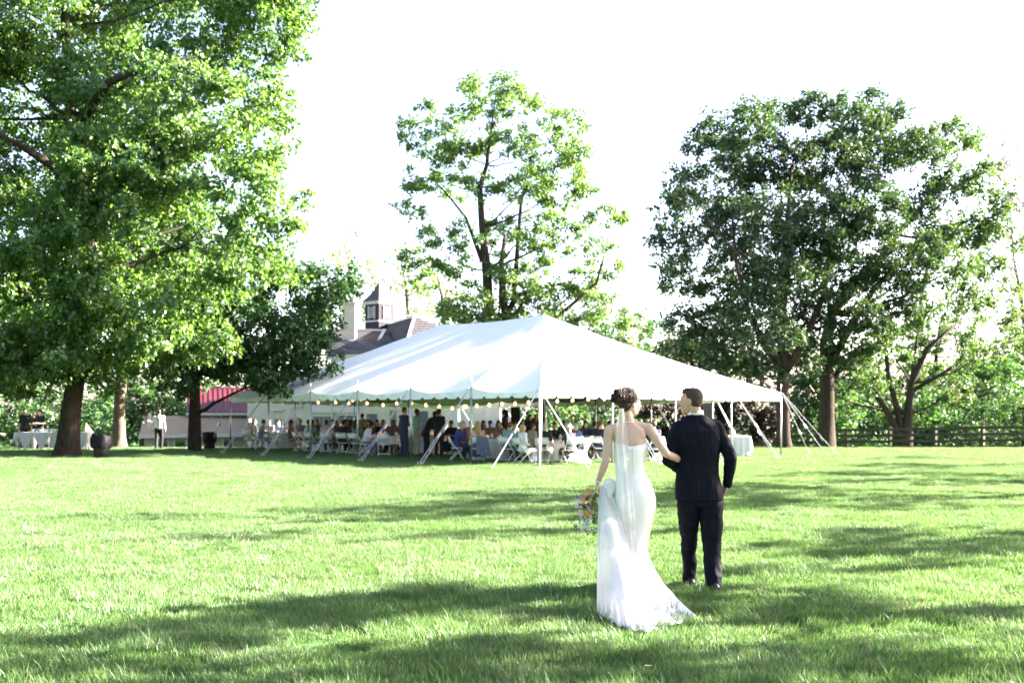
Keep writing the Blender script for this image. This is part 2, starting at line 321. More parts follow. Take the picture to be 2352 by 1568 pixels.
# ------------------------------------------------------------------ the tent
TC = Vector((.836, 31.016, 0)); th = .825; TU = Vector((-math.cos(th), math.sin(th), 0)); TV = Vector((math.sin(th), math.cos(th), 0)); BAY = 3.1
ZP, ZCOR, ZPEAK = 2.44, 2.35, 5.27
def tent():
    t = empty('party_tent', TC + TU * 9.3 + TV * 6.2, 'large white pole tent with scalloped eaves sheltering the seated guests', 'tent')
    C = TC; L = C + TU * 6 * BAY; B = L + TV * 4 * BAY; Rr = C + TV * 4 * BAY
    pk = [C + TU * 2 * BAY + TV * 2 * BAY + Vector((0, 0, ZPEAK)), C + TU * 4 * BAY + TV * 2 * BAY + Vector((0, 0, ZPEAK))]
    sides = [(C, TU, 6, -TV, lambda s: min(max((s - 2 * BAY) / (2 * BAY), 0), 1)),
             (L, TV, 4, TU, lambda s: 1.0), (B, -TU, 6, TV, lambda s: 1 - min(max((s - 2 * BAY) / (2 * BAY), 0), 1)), (Rr, -TV, 4, -TU, lambda s: 0.0)]
    NS = 16
    BOT = -.26
    def drop(side, s, nb):      # the back of the tent stands on lower ground
        f = s / (nb * BAY); return {0: 0.0, 1: BOT * f, 2: BOT * (1 - f), 3: 0.0}[side]
    for si, (P0, d, nb, out, rf) in enumerate(sides):
        cols = nb * NS; rows = 12; V = []; dip_at = []
        for i in range(cols + 1):
            s = i / NS * BAY; k = i // NS; f = (i % NS) / NS
            zp0 = ZCOR if k == 0 else ZP; zp1 = ZCOR if k + 1 >= nb else ZP
            if i == cols: zp0, f = ZCOR, 0
            zt = zp0 * (1 - f) + zp1 * f + drop(si, s, nb); dip =   .20 * (math.sin(math.pi * f) ** .62 if 0 < f < 1 else 0)
            e = P0 + d * s; r = rf(s); tgt = pk[0].lerp(pk[1], r); tgt.z -= .10 * math.sin(math.pi * r)
            for j in range(rows + 1):
                q = j / rows; p = e.lerp(Vector((tgt.x, tgt.y, 0)), q)
                p.z = zt + (tgt.z - zt) * q - .55 * q * (1 - q) - dip * (1 - q) ** 5
                p.z += .012 * noise.noise(p * .9)
                V.append(p)
        Fc = [(i * (rows + 1) + j, (i + 1) * (rows + 1) + j, (i + 1) * (rows + 1) + j + 1, i * (rows + 1) + j + 1) for i in range(cols) for j in range(rows)]
        if d in (TU,) or True:
            cp = link(npmesh('canopy_panel', V, Fc, True), 'canopy_panel', VINYL, t); link(npmesh('underside_shade', [p - Vector((0, 0, .025)) for p in V], Fc, True), 'underside_shade', UNDERSHADE, cp)  # grey sheet added below each panel to imitate its shaded underside
        # valance, one strip per bay
        for k in range(nb):
            V = []; cols2 = 64; nt = 5
            for i in range(cols2 + 1):
                f = i / cols2; zp0 = ZCOR if k == 0 else ZP; zp1 = ZCOR if k == nb - 1 else ZP
                top = zp0 * (1 - f) + zp1 * f -   .20 * (math.sin(math.pi * f) ** .62 if 0 < f < 1 else 0)
                ph = (f * nt) % 1.0; ph = min(ph, 1 - ph)
                dz = drop(si, (k + f) * BAY, nb); top += dz
                bot = dz + 2.03 + .085 * max(0, 1 - ph / .16) + .02 * math.sin(math.pi * f)
                p = P0 + d * ((k + f) * BAY); ripple = .03 * math.sin(f * math.pi * 9 + k) * math.sin(math.pi * f)
                a = Vector((p.x, p.y, top)) + out * .004; b = Vector((p.x, p.y, bot)) + out * (.02 + ripple); mid = a.lerp(b, .5) + out * ripple * .6
                V += [a, mid, b]
            Fc = [(i * 3 + j, i * 3 + 3 + j, i * 3 + 4 + j, i * 3 + 1 + j) for i in range(cols2) for j in range(2)]
            link(npmesh('valance', V, Fc, True), 'valance', VINYL, t)
        # poles and guy straps
        for k in range(nb):
            p = P0 + d * (k * BAY); zt = (ZCOR if k == 0 else ZP) + drop(si, k * BAY, nb)
            gz = ground_z(p.y)
            po = MB().tube([(p.x, p.y, gz), (p.x, p.y, zt)], .032, 8).build('side_pole', STEEL, t, True)
            MB().tube([(p.x, p.y, zt + .005), (p.x, p.y, zt + .32)], .009, 6).build('pole_pin', STEEL, po, True)
            dirs = [out * 1.95, out * 1.95 + d * .16] if k else None
            if k == 0:
                pd = {0: -TU, 1: -TV, 2: TU, 3: TV}[0]
                prev = {(C.x, C.y): TU * -1, (L.x, L.y): -TV, (B.x, B.y): TU, (Rr.x, Rr.y): TV}[(P0.x, P0.y)]
                dirs = [out * 1.9, prev * 1.9, (out + prev) * 1.45]
            for q, dv in enumerate(dirs):
                st = p + dv; st.z = ground_z(st.y); top = Vector((p.x, p.y, zt - .02)) + out * .05
                g = MB().obox(top, st + Vector((0, 0, .06)), .028, .006, out.cross(Vector((0, 0, 1)))).build('guy_strap', STRAP, t)
                mpt = top.lerp(st, .52 + .1 * q); dd = (st - top).normalized()
                MB().obox(mpt - dd * .09, mpt + dd * .09, .075, .05).build('ratchet', STEEL, g)
                MB().tube([st + Vector((0, 0, .14)) + dv * .02, st - Vector((0, 0, .2))], .018, 6).build('stake', STEEL, g)
    for q in pk: MB().tube([(q.x, q.y, 0), (q.x, q.y, q.z + .05)], .05, 10).build('centre_pole', STEEL, t, True)
tent()

# ------------------------------------------------------------------ buildings
def slab(mb, a, b, z0, z1, th=.2):
    """upright wall from a to b"""
    a, b = Vector((a[0], a[1], 0)), Vector((b[0], b[1], 0)); n = (b - a).normalized().cross(Vector((0, 0, 1))) * th / 2
    vs = [(p + s * n) + Vector((0, 0, z)) for z in (z0, z1) for p, s in ((a, -1), (b, -1), (b, 1), (a, 1))]
    return mb.add(vs, [(0, 3, 2, 1), (4, 5, 6, 7), (0, 1, 5, 4), (1, 2, 6, 5), (2, 3, 7, 6), (3, 0, 4, 7)])
def plate(pts, th, name, mat, parent):
    """thick roof plane from a polygon"""
    pts = [Vector(p) for p in pts]; n = (pts[1] - pts[0]).cross(pts[2] - pts[0]).normalized()
    if n.z < 0: n = -n
    m = len(pts); vs = pts + [p - n * th for p in pts]
    fs = [tuple(range(m)), tuple(range(m, 2 * m))[::-1]] + [(i, (i + 1) % m, m + (i + 1) % m, m + i) for i in range(m)]
    return MB().add(vs, fs).build(name, mat, parent)
def on_wall(a, b, f0, f1, z0, z1, name, mat, parent, depth=.06, outset=.0):
    a, b = Vector((a[0], a[1], 0)), Vector((b[0], b[1], 0)); d = b - a; n = d.normalized().cross(Vector((0, 0, 1)))
    if n.y > 0: n = -n
    p, q = a + d * f0 + n * (.1 + outset), a + d * f1 + n * (.1 + outset)
    mb = MB(); slab(mb, p, q, z0, z1, depth); return mb.build(name, mat, parent)
def shingles(p00, p10, p01, p11, rows, cols, mat, parent, th=.03):
    """rows of slates as real lapped pieces between eave edge p00-p10 and ridge edge p01-p11; one joined part"""
    mb = MB(); p00, p10, p01, p11 = map(Vector, (p00, p10, p01, p11)); n = (p10 - p00).cross(p01 - p00).normalized()
    if n.z < 0: n = -n
    for r in range(rows):
        t0, t1 = r / rows, (r + 1.12) / rows
        a0, a1 = p00.lerp(p01, t0), p10.lerp(p11, t0); b0, b1 = p00.lerp(p01, min(t1, 1)), p10.lerp(p11, min(t1, 1)); off = .5 if r % 2 else 0
        for c in range(cols + 1):
            f0, f1 = max(0, (c - off + .03) / cols), min(1, (c + 1 - off - .03) / cols)
            if f1 <= f0: continue
            vs = [a0.lerp(a1, f0) + n * th * 1.6, a0.lerp(a1, f1) + n * th * 1.6, b0.lerp(b1, f1) + n * th * .4, b0.lerp(b1, f0) + n * th * .4]
            vs += [v - n * th for v in vs]
            mb.add(vs, [(0, 1, 2, 3), (0, 4, 5, 1), (1, 5, 6, 2), (2, 6, 7, 3), (3, 7, 4, 0)])
    o = mb.build('slate_courses', mat, parent); o['kind'] = 'stuff'; return o

def house():
    D1 = 62.0
    a, b = (GX(571, 64), 64.0), (GX(1000, 57.5), 57.5); gz = -1.0
    h = empty('stucco_house', (GX(850, 61), 61, gz), 'cream stucco house with slate roof and louvred cupola behind the tent', 'house')
    av, bv = Vector((*a, 0)), Vector((*b, 0)); mid = av.lerp(bv, .5)
    mb = MB(); slab(mb, a, av.lerp(bv, .5)[:2], gz, 3.0); mb.build('wall', STUCCO, h)
    mb = MB(); slab(mb, av.lerp(bv, .501)[:2], b, gz, 4.9); mb.build('wall', STUCCO, h)
    n = (bv - av).normalized().cross(Vector((0, 0, 1))); n = -n if n.y < 0 else n     # away from the camera
    mb = MB(); slab(mb, a, (av + n * 8)[:2], gz, 3.0); mb.build('wall', STUCCO, h)
    mb = MB(); slab(mb, b, (bv + n * 8)[:2], gz, 4.9); mb.build('wall', STUCCO, h)
    p = [av + Vector((0, 0, 3.02)) - n * .3, av.lerp(bv, .5) + Vector((0, 0, 3.02)) - n * .3, av.lerp(bv, .5) + n * 8 + Vector((0, 0, 3.3)), av + n * 8 + Vector((0, 0, 3.3))]
    plate(p, .18, 'low_roof', SLATE, h)
    # openings seen under the tent: small windows with hood ledges, wide dark doorways, a sash window
    L = bv - av
    def fx(x):  # fraction along the wall where picture column x meets it
        k = (x - 1176) / F; return (k * a[1] - a[0]) / ((b[0] - a[0]) - k * (b[1] - a[1]))
    for x0, x1, z0, z1 in ((634, 652, .3, 1.25), (678, 693, -.1, 1.35), (899, 915, .1, 1.75)):
        wn = on_wall(a, b, fx(x0), fx(x1), z0, z1, 'window', GLASSD, h, .05, .0)
        f0, f1 = fx(x0), fx(x1); wf = (f1 - f0) * .09
        on_wall(a, b, f0 - wf, f0, z0, z1, 'window_frame', TRIM, wn, .09, .02); on_wall(a, b, f1, f1 + wf, z0, z1, 'window_frame', TRIM, wn, .09, .02)
        on_wall(a, b, f0 - wf * 1.6, f1 + wf * 1.6, z0 - .12, z0 - .005, 'sill', TRIM, wn, .16, .04); on_wall(a, b, f0, f1, (z0 + z1) / 2 - .03, (z0 + z1) / 2 + .03, 'glazing_bar', TRIM, wn, .06, .02)
    for x0, x1, z in ((628, 655, 1.72), (671, 698, 1.92)): on_wall(a, b, fx(x0), fx(x1), z, z + .1, 'hood_ledge', TRIM, h, .2, .05)
    for x0, x1, zt in ((722, 762, 1.4), (776, 822, 1.45)):
        d = on_wall(a, b, fx(x0), fx(x1), gz, zt, 'garage_door', DARKW, h, .05)
        for k in range(4):
            for r in range(3):
                f0 = fx(x0) + (fx(x1) - fx(x0)) * (k + .12) / 4; f1 = fx(x0) + (fx(x1) - fx(x0)) * (k + .88) / 4
                on_wall(a, b, f0, f1, gz + .1 + r * .78, gz + .75 + r * .78, 'door_panel', GLASSD if r == 2 else DARKW, d, .03, .035)
    on_wall(a, b, fx(715), fx(826), 1.62, 1.95, 'lintel', TRIM, h, .12, .03)
    MB().tube([av.lerp(bv, fx(767)) - n * .18 + Vector((0, 0, gz)), av.lerp(bv, fx(767)) - n * .18 + Vector((0, 0, 2.95))], .06, 8).build('downpipe', TRIM, h)
    d = on_wall(a, b, fx(846), fx(868), gz, 1.55, 'entrance_door', DARKW, h, .06); on_wall(a, b, fx(849), fx(854), -.2, 1.4, 'door_pane', GLASSD, d, .03, .04)
    on_wall(a, b, fx(960), fx(985), gz, 1.7, 'french_door', DARKW, h, .06)
    # left wing roof facing the camera, with chimney
    e0, e1 = WP(750, 818, 62.5), WP(926, 812, 59.5); e0.z = e1.z = 4.95
    r0, r1 = WP(735, 758, 67), WP(885, 760, 67.5); r0.z = r1.z = 6.75
    plate([e0, e1, r1, r0], .12, 'wing_roof', SLATE, h); shingles(e0, e1, r0, r1, 14, 34, SLATE, h)
    MB().obox(r0 + Vector((0, 0, .08)), r1 + Vector((0, 0, .08)), .25, .12).build('ridge_cap', TRIM, h)
    MB().obox(e0 + Vector((0, -.05, -.16)), e1 + Vector((0, -.05, -.16)), .14, .16).build('gutter', TRIM, h)
    bk = n * 5; plate([r0, r1, r1 + bk - Vector((0, 0, 2)), r0 + bk - Vector((0, 0, 2))], .12, 'wing_roof', SLATE, h)
    mb = MB(); slab(mb, (e0 + n * .5)[:2], (e1 + n * .5)[:2], gz, 4.8); mb.build('wall', STUCCO, h)
    MB().add([e0 + n * .3 + Vector((.1, 0, -.1)), r0 + Vector((.1, 0, -.1)), e0 + n * 9 + Vector((.1, 0, -.1)), e0 + n * .3 + Vector((.35, 0, -.1)), r0 + Vector((.35, 0, -.1)), e0 + n * 9 + Vector((.35, 0, -.1))], [(0, 1, 2), (3, 5, 4), (0, 3, 4, 1), (1, 4, 5, 2), (2, 5, 3, 0)]).build('gable', STUCCO, h)
    c = WP(803, 700, 65); ch = MB(); ch.box((c.x, c.y, 6.4), (.75, .75, 3.6)); cho = ch.build('chimney', STUCCO, h); MB().box((c.x, c.y, 8.26), (.9, .9, .12)).build('chimney_cap', TRIM, cho)
    # main hip roof
    q1, q0 = WP(952, 729, 64), WP(877, 752, 71.5); q1.z = q0.z = 7.32
    cl = Vector((GX(926, 59), 59, 4.75)); rd = (q0 - q1).normalized(); bl = cl + rd * 12; bl.z = 4.75
    cr = Vector((cl.x + 6.5, 60.5, 4.75)); br = cr + rd * 12; br.z = 4.75
    plate([cl, q1, q0, bl], .12, 'hip_roof', SLATE, h); plate([cl, cr, q1], .12, 'hip_roof', SLATE, h); plate([cr, br, q0, q1], .12, 'hip_roof', SLATE, h)
    shingles(bl, cl, q0, q1, 16, 30, SLATE, h); shingles(cl, cr, q1, q1 + Vector((.05, 0, 0)), 16, 12, SLATE, h)
    MB().obox(q1 + Vector((0, 0, .06)), q0 + Vector((0, 0, .06)), .22, .1).build('ridge_cap', TRIM, h)
    MB().obox(cl + Vector((0, 0, .1)), q1 + Vector((0, 0, .1)), .14, .06).build('hip_cap', TRIM, h)
    MB().obox(r1 + Vector((0, -.2, .12)), WP(856, 806, 61.5), .2, .05).build('valley_flashing', TRIM, h)
    mb = MB(); slab(mb, (cl + Vector((.4, .4, 0)))[:2], (cr + Vector((-.4, .4, 0)))[:2], gz, 4.7); mb.build('wall', STUCCO, h)
    mb = MB(); slab(mb, (cr + Vector((-.4, .5, 0)))[:2], (br + Vector((-.4, 0, 0)))[:2], gz, 4.7); mb.build('wall', STUCCO, h)
    # cupola: square tower seen on its corner, louvres, flared spire
    cc = WP(871, 750, 70); s = .72
    cu = MB(); 
    def ring(r, z): return [(cc.x + r * math.cos(R(-90 + 60 * k)), cc.y + r * math.sin(R(-90 + 60 * k)), z) for k in range(6)]
    def ring(r, z, k0=-84): return [(cc.x + r * math.cos(R(k0 + 90 * k)), cc.y + r * math.sin(R(k0 + 90 * k)), z) for k in range(4)]
    def stack(levels, name, mat, par):
        vs = []; fs = []
        for r, z in levels: vs += ring(r, z)
        for i in range(len(levels) - 1):
            for k in range(4): fs.append((i * 4 + k, i * 4 + (k + 1) % 4, i * 4 + 4 + (k + 1) % 4, i * 4 + 4 + k))
        fs += [(3, 2, 1, 0), tuple(len(vs) - 4 + k for k in range(4))]
        return MB().add(vs, fs).build(name, mat, par)
    zb = 6.4
    to = stack([(.92, zb), (.92, 8.85)], 'cupola', material('slate_hung', (.04, .038, .043), .9, .15, 6, spec=.1), h)
    stack([(.98, 7.52), (.98, 7.62)], 'cupola_band', TRIM, to); stack([(.98, 8.68), (1.06, 8.82), (1.06, 8.88)], 'cupola_cornice', TRIM, to)
    stack([(1.14, 8.88), (.86, 9.1), (.56, 9.4), (.29, 9.75), (.04, 10.12)], 'spire', SLATE, to)
    MB().tube([(cc.x, cc.y, 10.08), (cc.x, cc.y, 10.6)], .03, 6).ell((cc.x, cc.y, 10.3), (.09, .09, .09)).build('finial', TRIM, to)
    for k in (3, 0):
        p, q = Vector(ring(.92, 0)[k]), Vector(ring(.92, 0)[(k + 1) % 4]); nn = (q - p).normalized().cross(Vector((0, 0, 1)))
        if nn.y > 0: nn = -nn
        u, v = p.lerp(q, .3) + nn * .02, p.lerp(q, .7) + nn * .02
        mb = MB(); slab(mb, u, v, 7.75, 8.52, .05); lo = mb.build('louvre', DARKW, to)
        for f0, f1 in ((.26, .3), (.7, .74)):
            mb = MB(); slab(mb, p.lerp(q, f0) + nn * .04, p.lerp(q, f1) + nn * .04, 7.7, 8.57, .08); mb.build('louvre_frame', TRIM, lo)
        for r in range(5):
            z = 7.82 + r * .145; mb = MB(); slab(mb, u + nn * .05, v + nn * .05, z, z + .045, .05); mb.build('louvre_slat', TRIM, lo)
house()

def barn():
    b = empty('tan_outbuilding', (GX(470, 66), 66, -1), 'low tan sided outbuilding with red metal roof left of the tent', 'outbuilding')
    a0, a1 = (GX(335, 64), 64.0), (GX(620, 66), 66.0); av, bv = Vector((*a0, 0)), Vector((*a1, 0)); n = Vector((-(bv - av).y, (bv - av).x, 0)).normalized()
    mb = MB(); slab(mb, a0, a1, -1.2, .35); mb.build('wall', SIDING, b)
    mb = MB(); slab(mb, a0, (av + n * 7)[:2], -1.2, .3); mb.build('wall', SIDING, b)
    e0, e1 = av - n * .5 + Vector((-.4, 0, .25)), bv - n * .5 + Vector((0, 0, .32)); r0, r1 = av + n * 2.6 + Vector((-.2, 0, 1.42)), bv + n * 2.6 + Vector((0, 0, 1.42))
    plate([e0, e1, r1, r0], .1, 'lean_to_roof', TANROOF, b); MB().obox(e0 + Vector((0, -.06, -.06)), e1 + Vector((0, -.06, -.06)), .08, .2).build('fascia', TRIM, b)
    MB().add([av + Vector((0, 0, .3)), av + n * 2.6 + Vector((0, 0, 1.6)), av + n * 6 + Vector((0, 0, .3)), av + Vector((.2, 0, .3)), av + n * 2.6 + Vector((.2, 0, 1.6)), av + n * 6 + Vector((.2, 0, .3))], [(0, 1, 2), (3, 5, 4), (0, 3, 4, 1), (1, 4, 5, 2), (2, 5, 3, 0)]).build('gable', SIDING, b)
    for f0, f1, z0, z1, nm, mt in ((.10, .17, -1.0, .05, 'window', GLASSD), (.23, .31, -1.0, .05, 'window', GLASSD), (.33, .37, -1.2, .1, 'door', DARKW), (.47, .52, -1.0, .1, 'window', GLASSD), (.62, .69, -.9, .05, 'window', GLASSD), (.82, .9, -.8, .05, 'window', GLASSD)):
        o = on_wall(a0, a1, f0, f1, z0, z1, nm, mt, b, .05); on_wall(a0, a1, f0 - .012, f0, z0, z1, nm + '_frame', TRIM, o, .08, .02); on_wall(a0, a1, f1, f1 + .012, z0, z1, nm + '_frame', TRIM, o, .08, .02)
    # upper wall and red standing-seam roof
    c0, c1 = av.lerp(bv, .38) + n * 2.6, bv + n * 2.6
    mb = MB(); slab(mb, c0[:2], c1[:2], -.5, 1.7); mb.build('wall', SIDING, b)
    s0, s1 = c0 - n * .4 + Vector((-.5, 0, 1.66)), c1 - n * .4 + Vector((.3, 0, 1.66)); t0, t1 = c0 + n * 3.4 + Vector((-.5, 0, 3.3)), c1 + n * 3.4 + Vector((.3, 0, 3.3))
    ro = plate([s0, s1, t1, t0], .08, 'red_roof', REDR, b); MB().obox(s0 + Vector((0, -.06, -.12)), s1 + Vector((0, -.06, -.12)), .1, .16).build('eave_board', TRIM, b)
    for k in range(17):
        f = (k + .5) / 17; MB().obox(s0.lerp(s1, f) + Vector((0, 0, .03)), t0.lerp(t1, f) + Vector((0, 0, .03)), .05, .06).build('roof_seam', REDR, ro)
barn()

def service_tent():
    t = empty('catering_tent', (GX(1095, 58), 58, -.5), 'small white catering tent with closed walls beyond the dining tent', 'tent')
    vm = sheet_mat('grey_vinyl', (.42, .42, .42), .0, .5, bump=.5, bscale=1.0)  # base colour set greyer than the dining tent vinyl
    x0, x1 = GX(1015, 57), GX(1185, 57); y0, y1 = 56.5, 61
    ap = Vector(((x0 + x1) / 2, 58.7, 3.3)); cs = [Vector((x0, y0, 1.9)), Vector((x1, y0, 1.9)), Vector((x1, y1, 1.9)), Vector((x0, y1, 1.9))]
    for k in range(4):
        a, b = cs[k], cs[(k + 1) % 4]; V = []; n = 12
        for i in range(n + 1):
            for j in range(n + 1):
                q = j / n; p = a.lerp(b, i / n).lerp(ap, q); p.z -= .5 * q * (1 - q); V.append(p)
        link(npmesh('canopy_panel', V, [(i * (n + 1) + j, (i + 1) * (n + 1) + j, (i + 1) * (n + 1) + j + 1, i * (n + 1) + j + 1) for i in range(n) for j in range(n)], True), 'canopy_panel', vm, t)
        V = []; m = 40
        for i in range(m + 1):
            p = a.lerp(b, i / m); rp = .06 * math.sin(i * 1.1 + k)
            out = (p - Vector((ap.x, ap.y, p.z))).normalized()
            for z in (1.9, .9, -.6): V.append(Vector((p.x, p.y, z)) + out * rp * (1.9 - z) / 2.5)
        link(npmesh('side_wall', V, [(i * 3 + j, i * 3 + 3 + j, i * 3 + 4 + j, i * 3 + 1 + j) for i in range(m) for j in range(2)], True), 'side_wall', vm, t)
    wm = material('blue_vinyl_window', (.30, .34, .52), .3, .1)
    xa, xb = GX(1110, 56.3), GX(1142, 56.3)
    MB().add([(xa - .5, 56.3, .1), (xb, 56.3, .1), (xb, 56.3, 1.2), (xa + .25, 56.3, 1.2), (xa - .5, 56.26, .1), (xb, 56.26, .1), (xb, 56.26, 1.2), (xa + .25, 56.26, 1.2)], [(0, 1, 2, 3), (7, 6, 5, 4), (0, 4, 5, 1), (1, 5, 6, 2), (2, 6, 7, 3), (3, 7, 4, 0)]).build('clear_window', wm, t)
service_tent()

def fence():
    wood = material('weathered_fence', (.055, .045, .035), .9, .35, 6, .5, 20, stretch=(1, 1, 6)); moss = material('mossy_post', (.055, .055, .03), .9, .35, 6, .5, 20)
    f = empty('rail_fence', (GX(2050, 60), 60, ground_z(60)), 'dark four rail wooden paddock fence along the right edge of the lawn', 'fence')
    xs = [1668, 1762, 1856, 1946, 2044, 2148, 2257, 2372, 2490]; P = []
    for i, x in enumerate(xs):
        D = 61.5 - i * 1.1; p = Vector((GX(x, D), D, ground_z(D))); P.append(p)
        MB().box((p.x, p.y, p.z + .62), (.16, .16, 1.36), .1 * i).build('post', moss, f)
    for i in range(len(P) - 1):
        for r in range(4):
            z = .22 + r * .32; dz = random.uniform(-.03, .03)
            MB().obox(P[i] + Vector((0, -.1, z + dz)), P[i + 1] + Vector((0, -.1, z - dz)), .035, .15).build('rail', wood, f)
fence()
# ------------------------------------------------------------------ trees
def rand_dirs(n, rg):
    v = rg.normal(size=(n, 3)); return v / np.linalg.norm(v, axis=1, keepdims=True)
def norm(a): return a / np.maximum(np.linalg.norm(a, axis=1, keepdims=True), 1e-6)
def leaves(blobs, ls, k, rg, droop=.25, nl=12, core=.35, D=50.0, fill=.3):
    """leaf sprays spread through ellipsoidal clumps; blobs: (centre Vector, radius m)"""
    out = []
    for c, Rr in blobs:
        N = int(k * math.pi * Rr * Rr / (.33 * ls * ls)); ns = max(4, N // nl)
        # sub-clumps on the shell (layered, with gaps between) plus a share filling the inside
        nsub = max(5, int(5 + 2.2 * Rr)); sd = rand_dirs(nsub, rg); sc = sd * (Rr * rg.uniform(.55, .92, nsub))[:, None] * np.array([1, 1, .85])
        pick = rg.integers(0, nsub, ns); d = rand_dirs(ns, rg); rs = Rr * rg.uniform(.28, .46, nsub)[pick]
        ctr = sc[pick] + d * (rs * rg.random(ns) ** .45)[:, None] * np.array([1.15, 1.15, .55]) - np.array([[0, 0, 1]]) * (rs * .25 * np.linalg.norm(d[:, :2], axis=1) ** 2)[:, None]
        inner = rg.random(ns) < fill; ctr[inner] = d[inner] * (Rr * .72 * rg.random(inner.sum()) ** .4)[:, None]
        d = norm(ctr + 1e-5); ctr = ctr + np.array(c)[None]
        tw = norm(d * .8 + rand_dirs(ns, rg) * .7 + np.array([[0, 0, -droop]])); Lt = ls * rg.uniform(1.4, 2.8, ns)
        side = norm(np.cross(tw, rand_dirs(ns, rg) + np.array([[0, 0, 1.2]])))
        s = rg.random((ns, nl)); sg = np.where(rg.random((ns, nl)) < .5, -1.0, 1.0)
        pos = ctr[:, None] + tw[:, None] * (s * Lt[:, None])[..., None] + rg.normal(size=(ns, nl, 3)) * ls * .38
        ax = tw[:, None] * .5 + side[:, None] * (sg * .8)[..., None] + rg.normal(size=(ns, nl, 3)) * .45 + np.array([0, 0, -droop])
        pos = pos.reshape(-1, 3); ax = norm(ax.reshape(-1, 3)); n = pos.shape[0]
        nr = norm(rg.normal(size=(n, 3)) * .75 + np.array([[0, 0, .8]]) + np.repeat(d, nl, 0) * .3)
        wv = norm(np.cross(ax, nr)); nn = np.cross(wv, ax); sz = ls * rg.uniform(.65, 1.25, n)[:, None]
        V = np.stack([pos, pos + ax * sz * .45 + wv * sz * .34 + nn * sz * .06, pos + ax * sz - nn * sz * .1, pos + ax * sz * .45 - wv * sz * .34 + nn * sz * .06], 1)
        out.append(V.reshape(-1, 3))
    V = np.concatenate(out); return V, np.arange(len(V)).reshape(-1, 4)
def curve(a, b, bend, n=6):
    m = a.lerp(b, .5) + bend; return [a * (1 - t) ** 2 + m * 2 * t * (1 - t) + b * t * t for t in [i / n for i in range(n + 1)]]
TREES = 0
def tree(name, label, D, trunk, blobs, ls, mat, k=2.2, depth=3.0, bark=None, limbs=(), nlimb=12, seed=1, group=None, cat='tree', droop=.25, twigs=2, core=.35, world_blobs=None, world_trunk=None):
    rg = np.random.default_rng(seed); rnd = random.Random(seed); bark = bark or BARK
    B = world_blobs or [(WP(b[0], b[1], D + (b[3] if len(b) > 3 else rnd.uniform(-1, 1) * depth)), b[2] / F * D) for b in blobs]
    T = world_trunk or [(WP(x, y, D), r) for x, y, r in trunk]
    base = T[0][0].copy(); base.z = ground_z(base.y) if not world_trunk else base.z
    t = empty(name, base, label, cat, group)
    pts = [p for p, r in T]; pts[0] = base - Vector((0, 0, .1)); rad = [r for p, r in T]
    # root flare, smoothed trunk
    fl = [base - Vector((0, 0, .1)), base + Vector((0, 0, .12)), base + (pts[1] - base) * min(1, .55 / max((pts[1] - base).length, .6))]
    sp = fl + pts[1:]; sr = [rad[0] * 1.6, rad[0] * 1.25, rad[0] * 1.04] + rad[1:]
    tm = MB().tube(sp, sr, 14)
    me = tm.mesh('trunk', True)
    for v in me.vertices: v.co += Vector((noise.noise(v.co * 1.7), noise.noise(v.co * 1.7 + Vector((9, 0, 0))), 0)) * rad[0] * .22
    link(me, 'trunk', bark, t)
    for path in limbs:
        q = [WP(x, y, D + dy) for x, y, r, dy in path]; MB().tube(q, [p[2] for p in path], 8).build('limb', bark, t, True)
    order = sorted(range(len(B)), key=lambda i: -B[i][1])[:nlimb]
    for i in order:
        c, Rr = B[i]
        cand = [j for j in range(1, len(pts)) if pts[j].z < c.z - .3 * Rr] or [1]
        j = min(cand, key=lambda q: (pts[q] - c).length + abs((c.z - pts[q].z) - .8 * (c.xy - pts[q].xy).length) * .3)
        a = pts[j]; r0 = min(rad[j] * .42, .035 + .014 * (c - a).length); mbm = MB()
        cv = curve(a, c, Vector((rnd.uniform(-.4, .4), rnd.uniform(-.4, .4), -.12 * (c - a).length + rnd.uniform(-.3, .3))), 7)
        cv = [p + Vector((rnd.uniform(-1, 1), rnd.uniform(-1, 1), rnd.uniform(-1, 1))) * .05 * Rr if 0 < q < 7 else p for q, p in enumerate(cv)]
        mbm.tube(cv, [r0 * (1 - .8 * q / 7) for q in range(8)], 7)
        for q in range(twigs):
            s0 = cv[rnd.randint(4, 7)]; dv = Vector(rand_dirs(1, rg)[0]) * Rr * rnd.uniform(.6, 1.0); dv.z = abs(dv.z) * .8
            mbm.tube(curve(s0, s0 + dv, Vector((0, 0, -.1 * Rr)), 4), [r0 * .3, r0 * .25, r0 * .2, r0 * .13, r0 * .06], 5)
        mbm.build('limb', bark, t, True)
    V, Fc = leaves(B, ls, k, rg, droop, core=core, D=D, fill=max(0, core - .05))
    link(npmesh('crown', V, Fc), 'crown', mat, t)
    return t

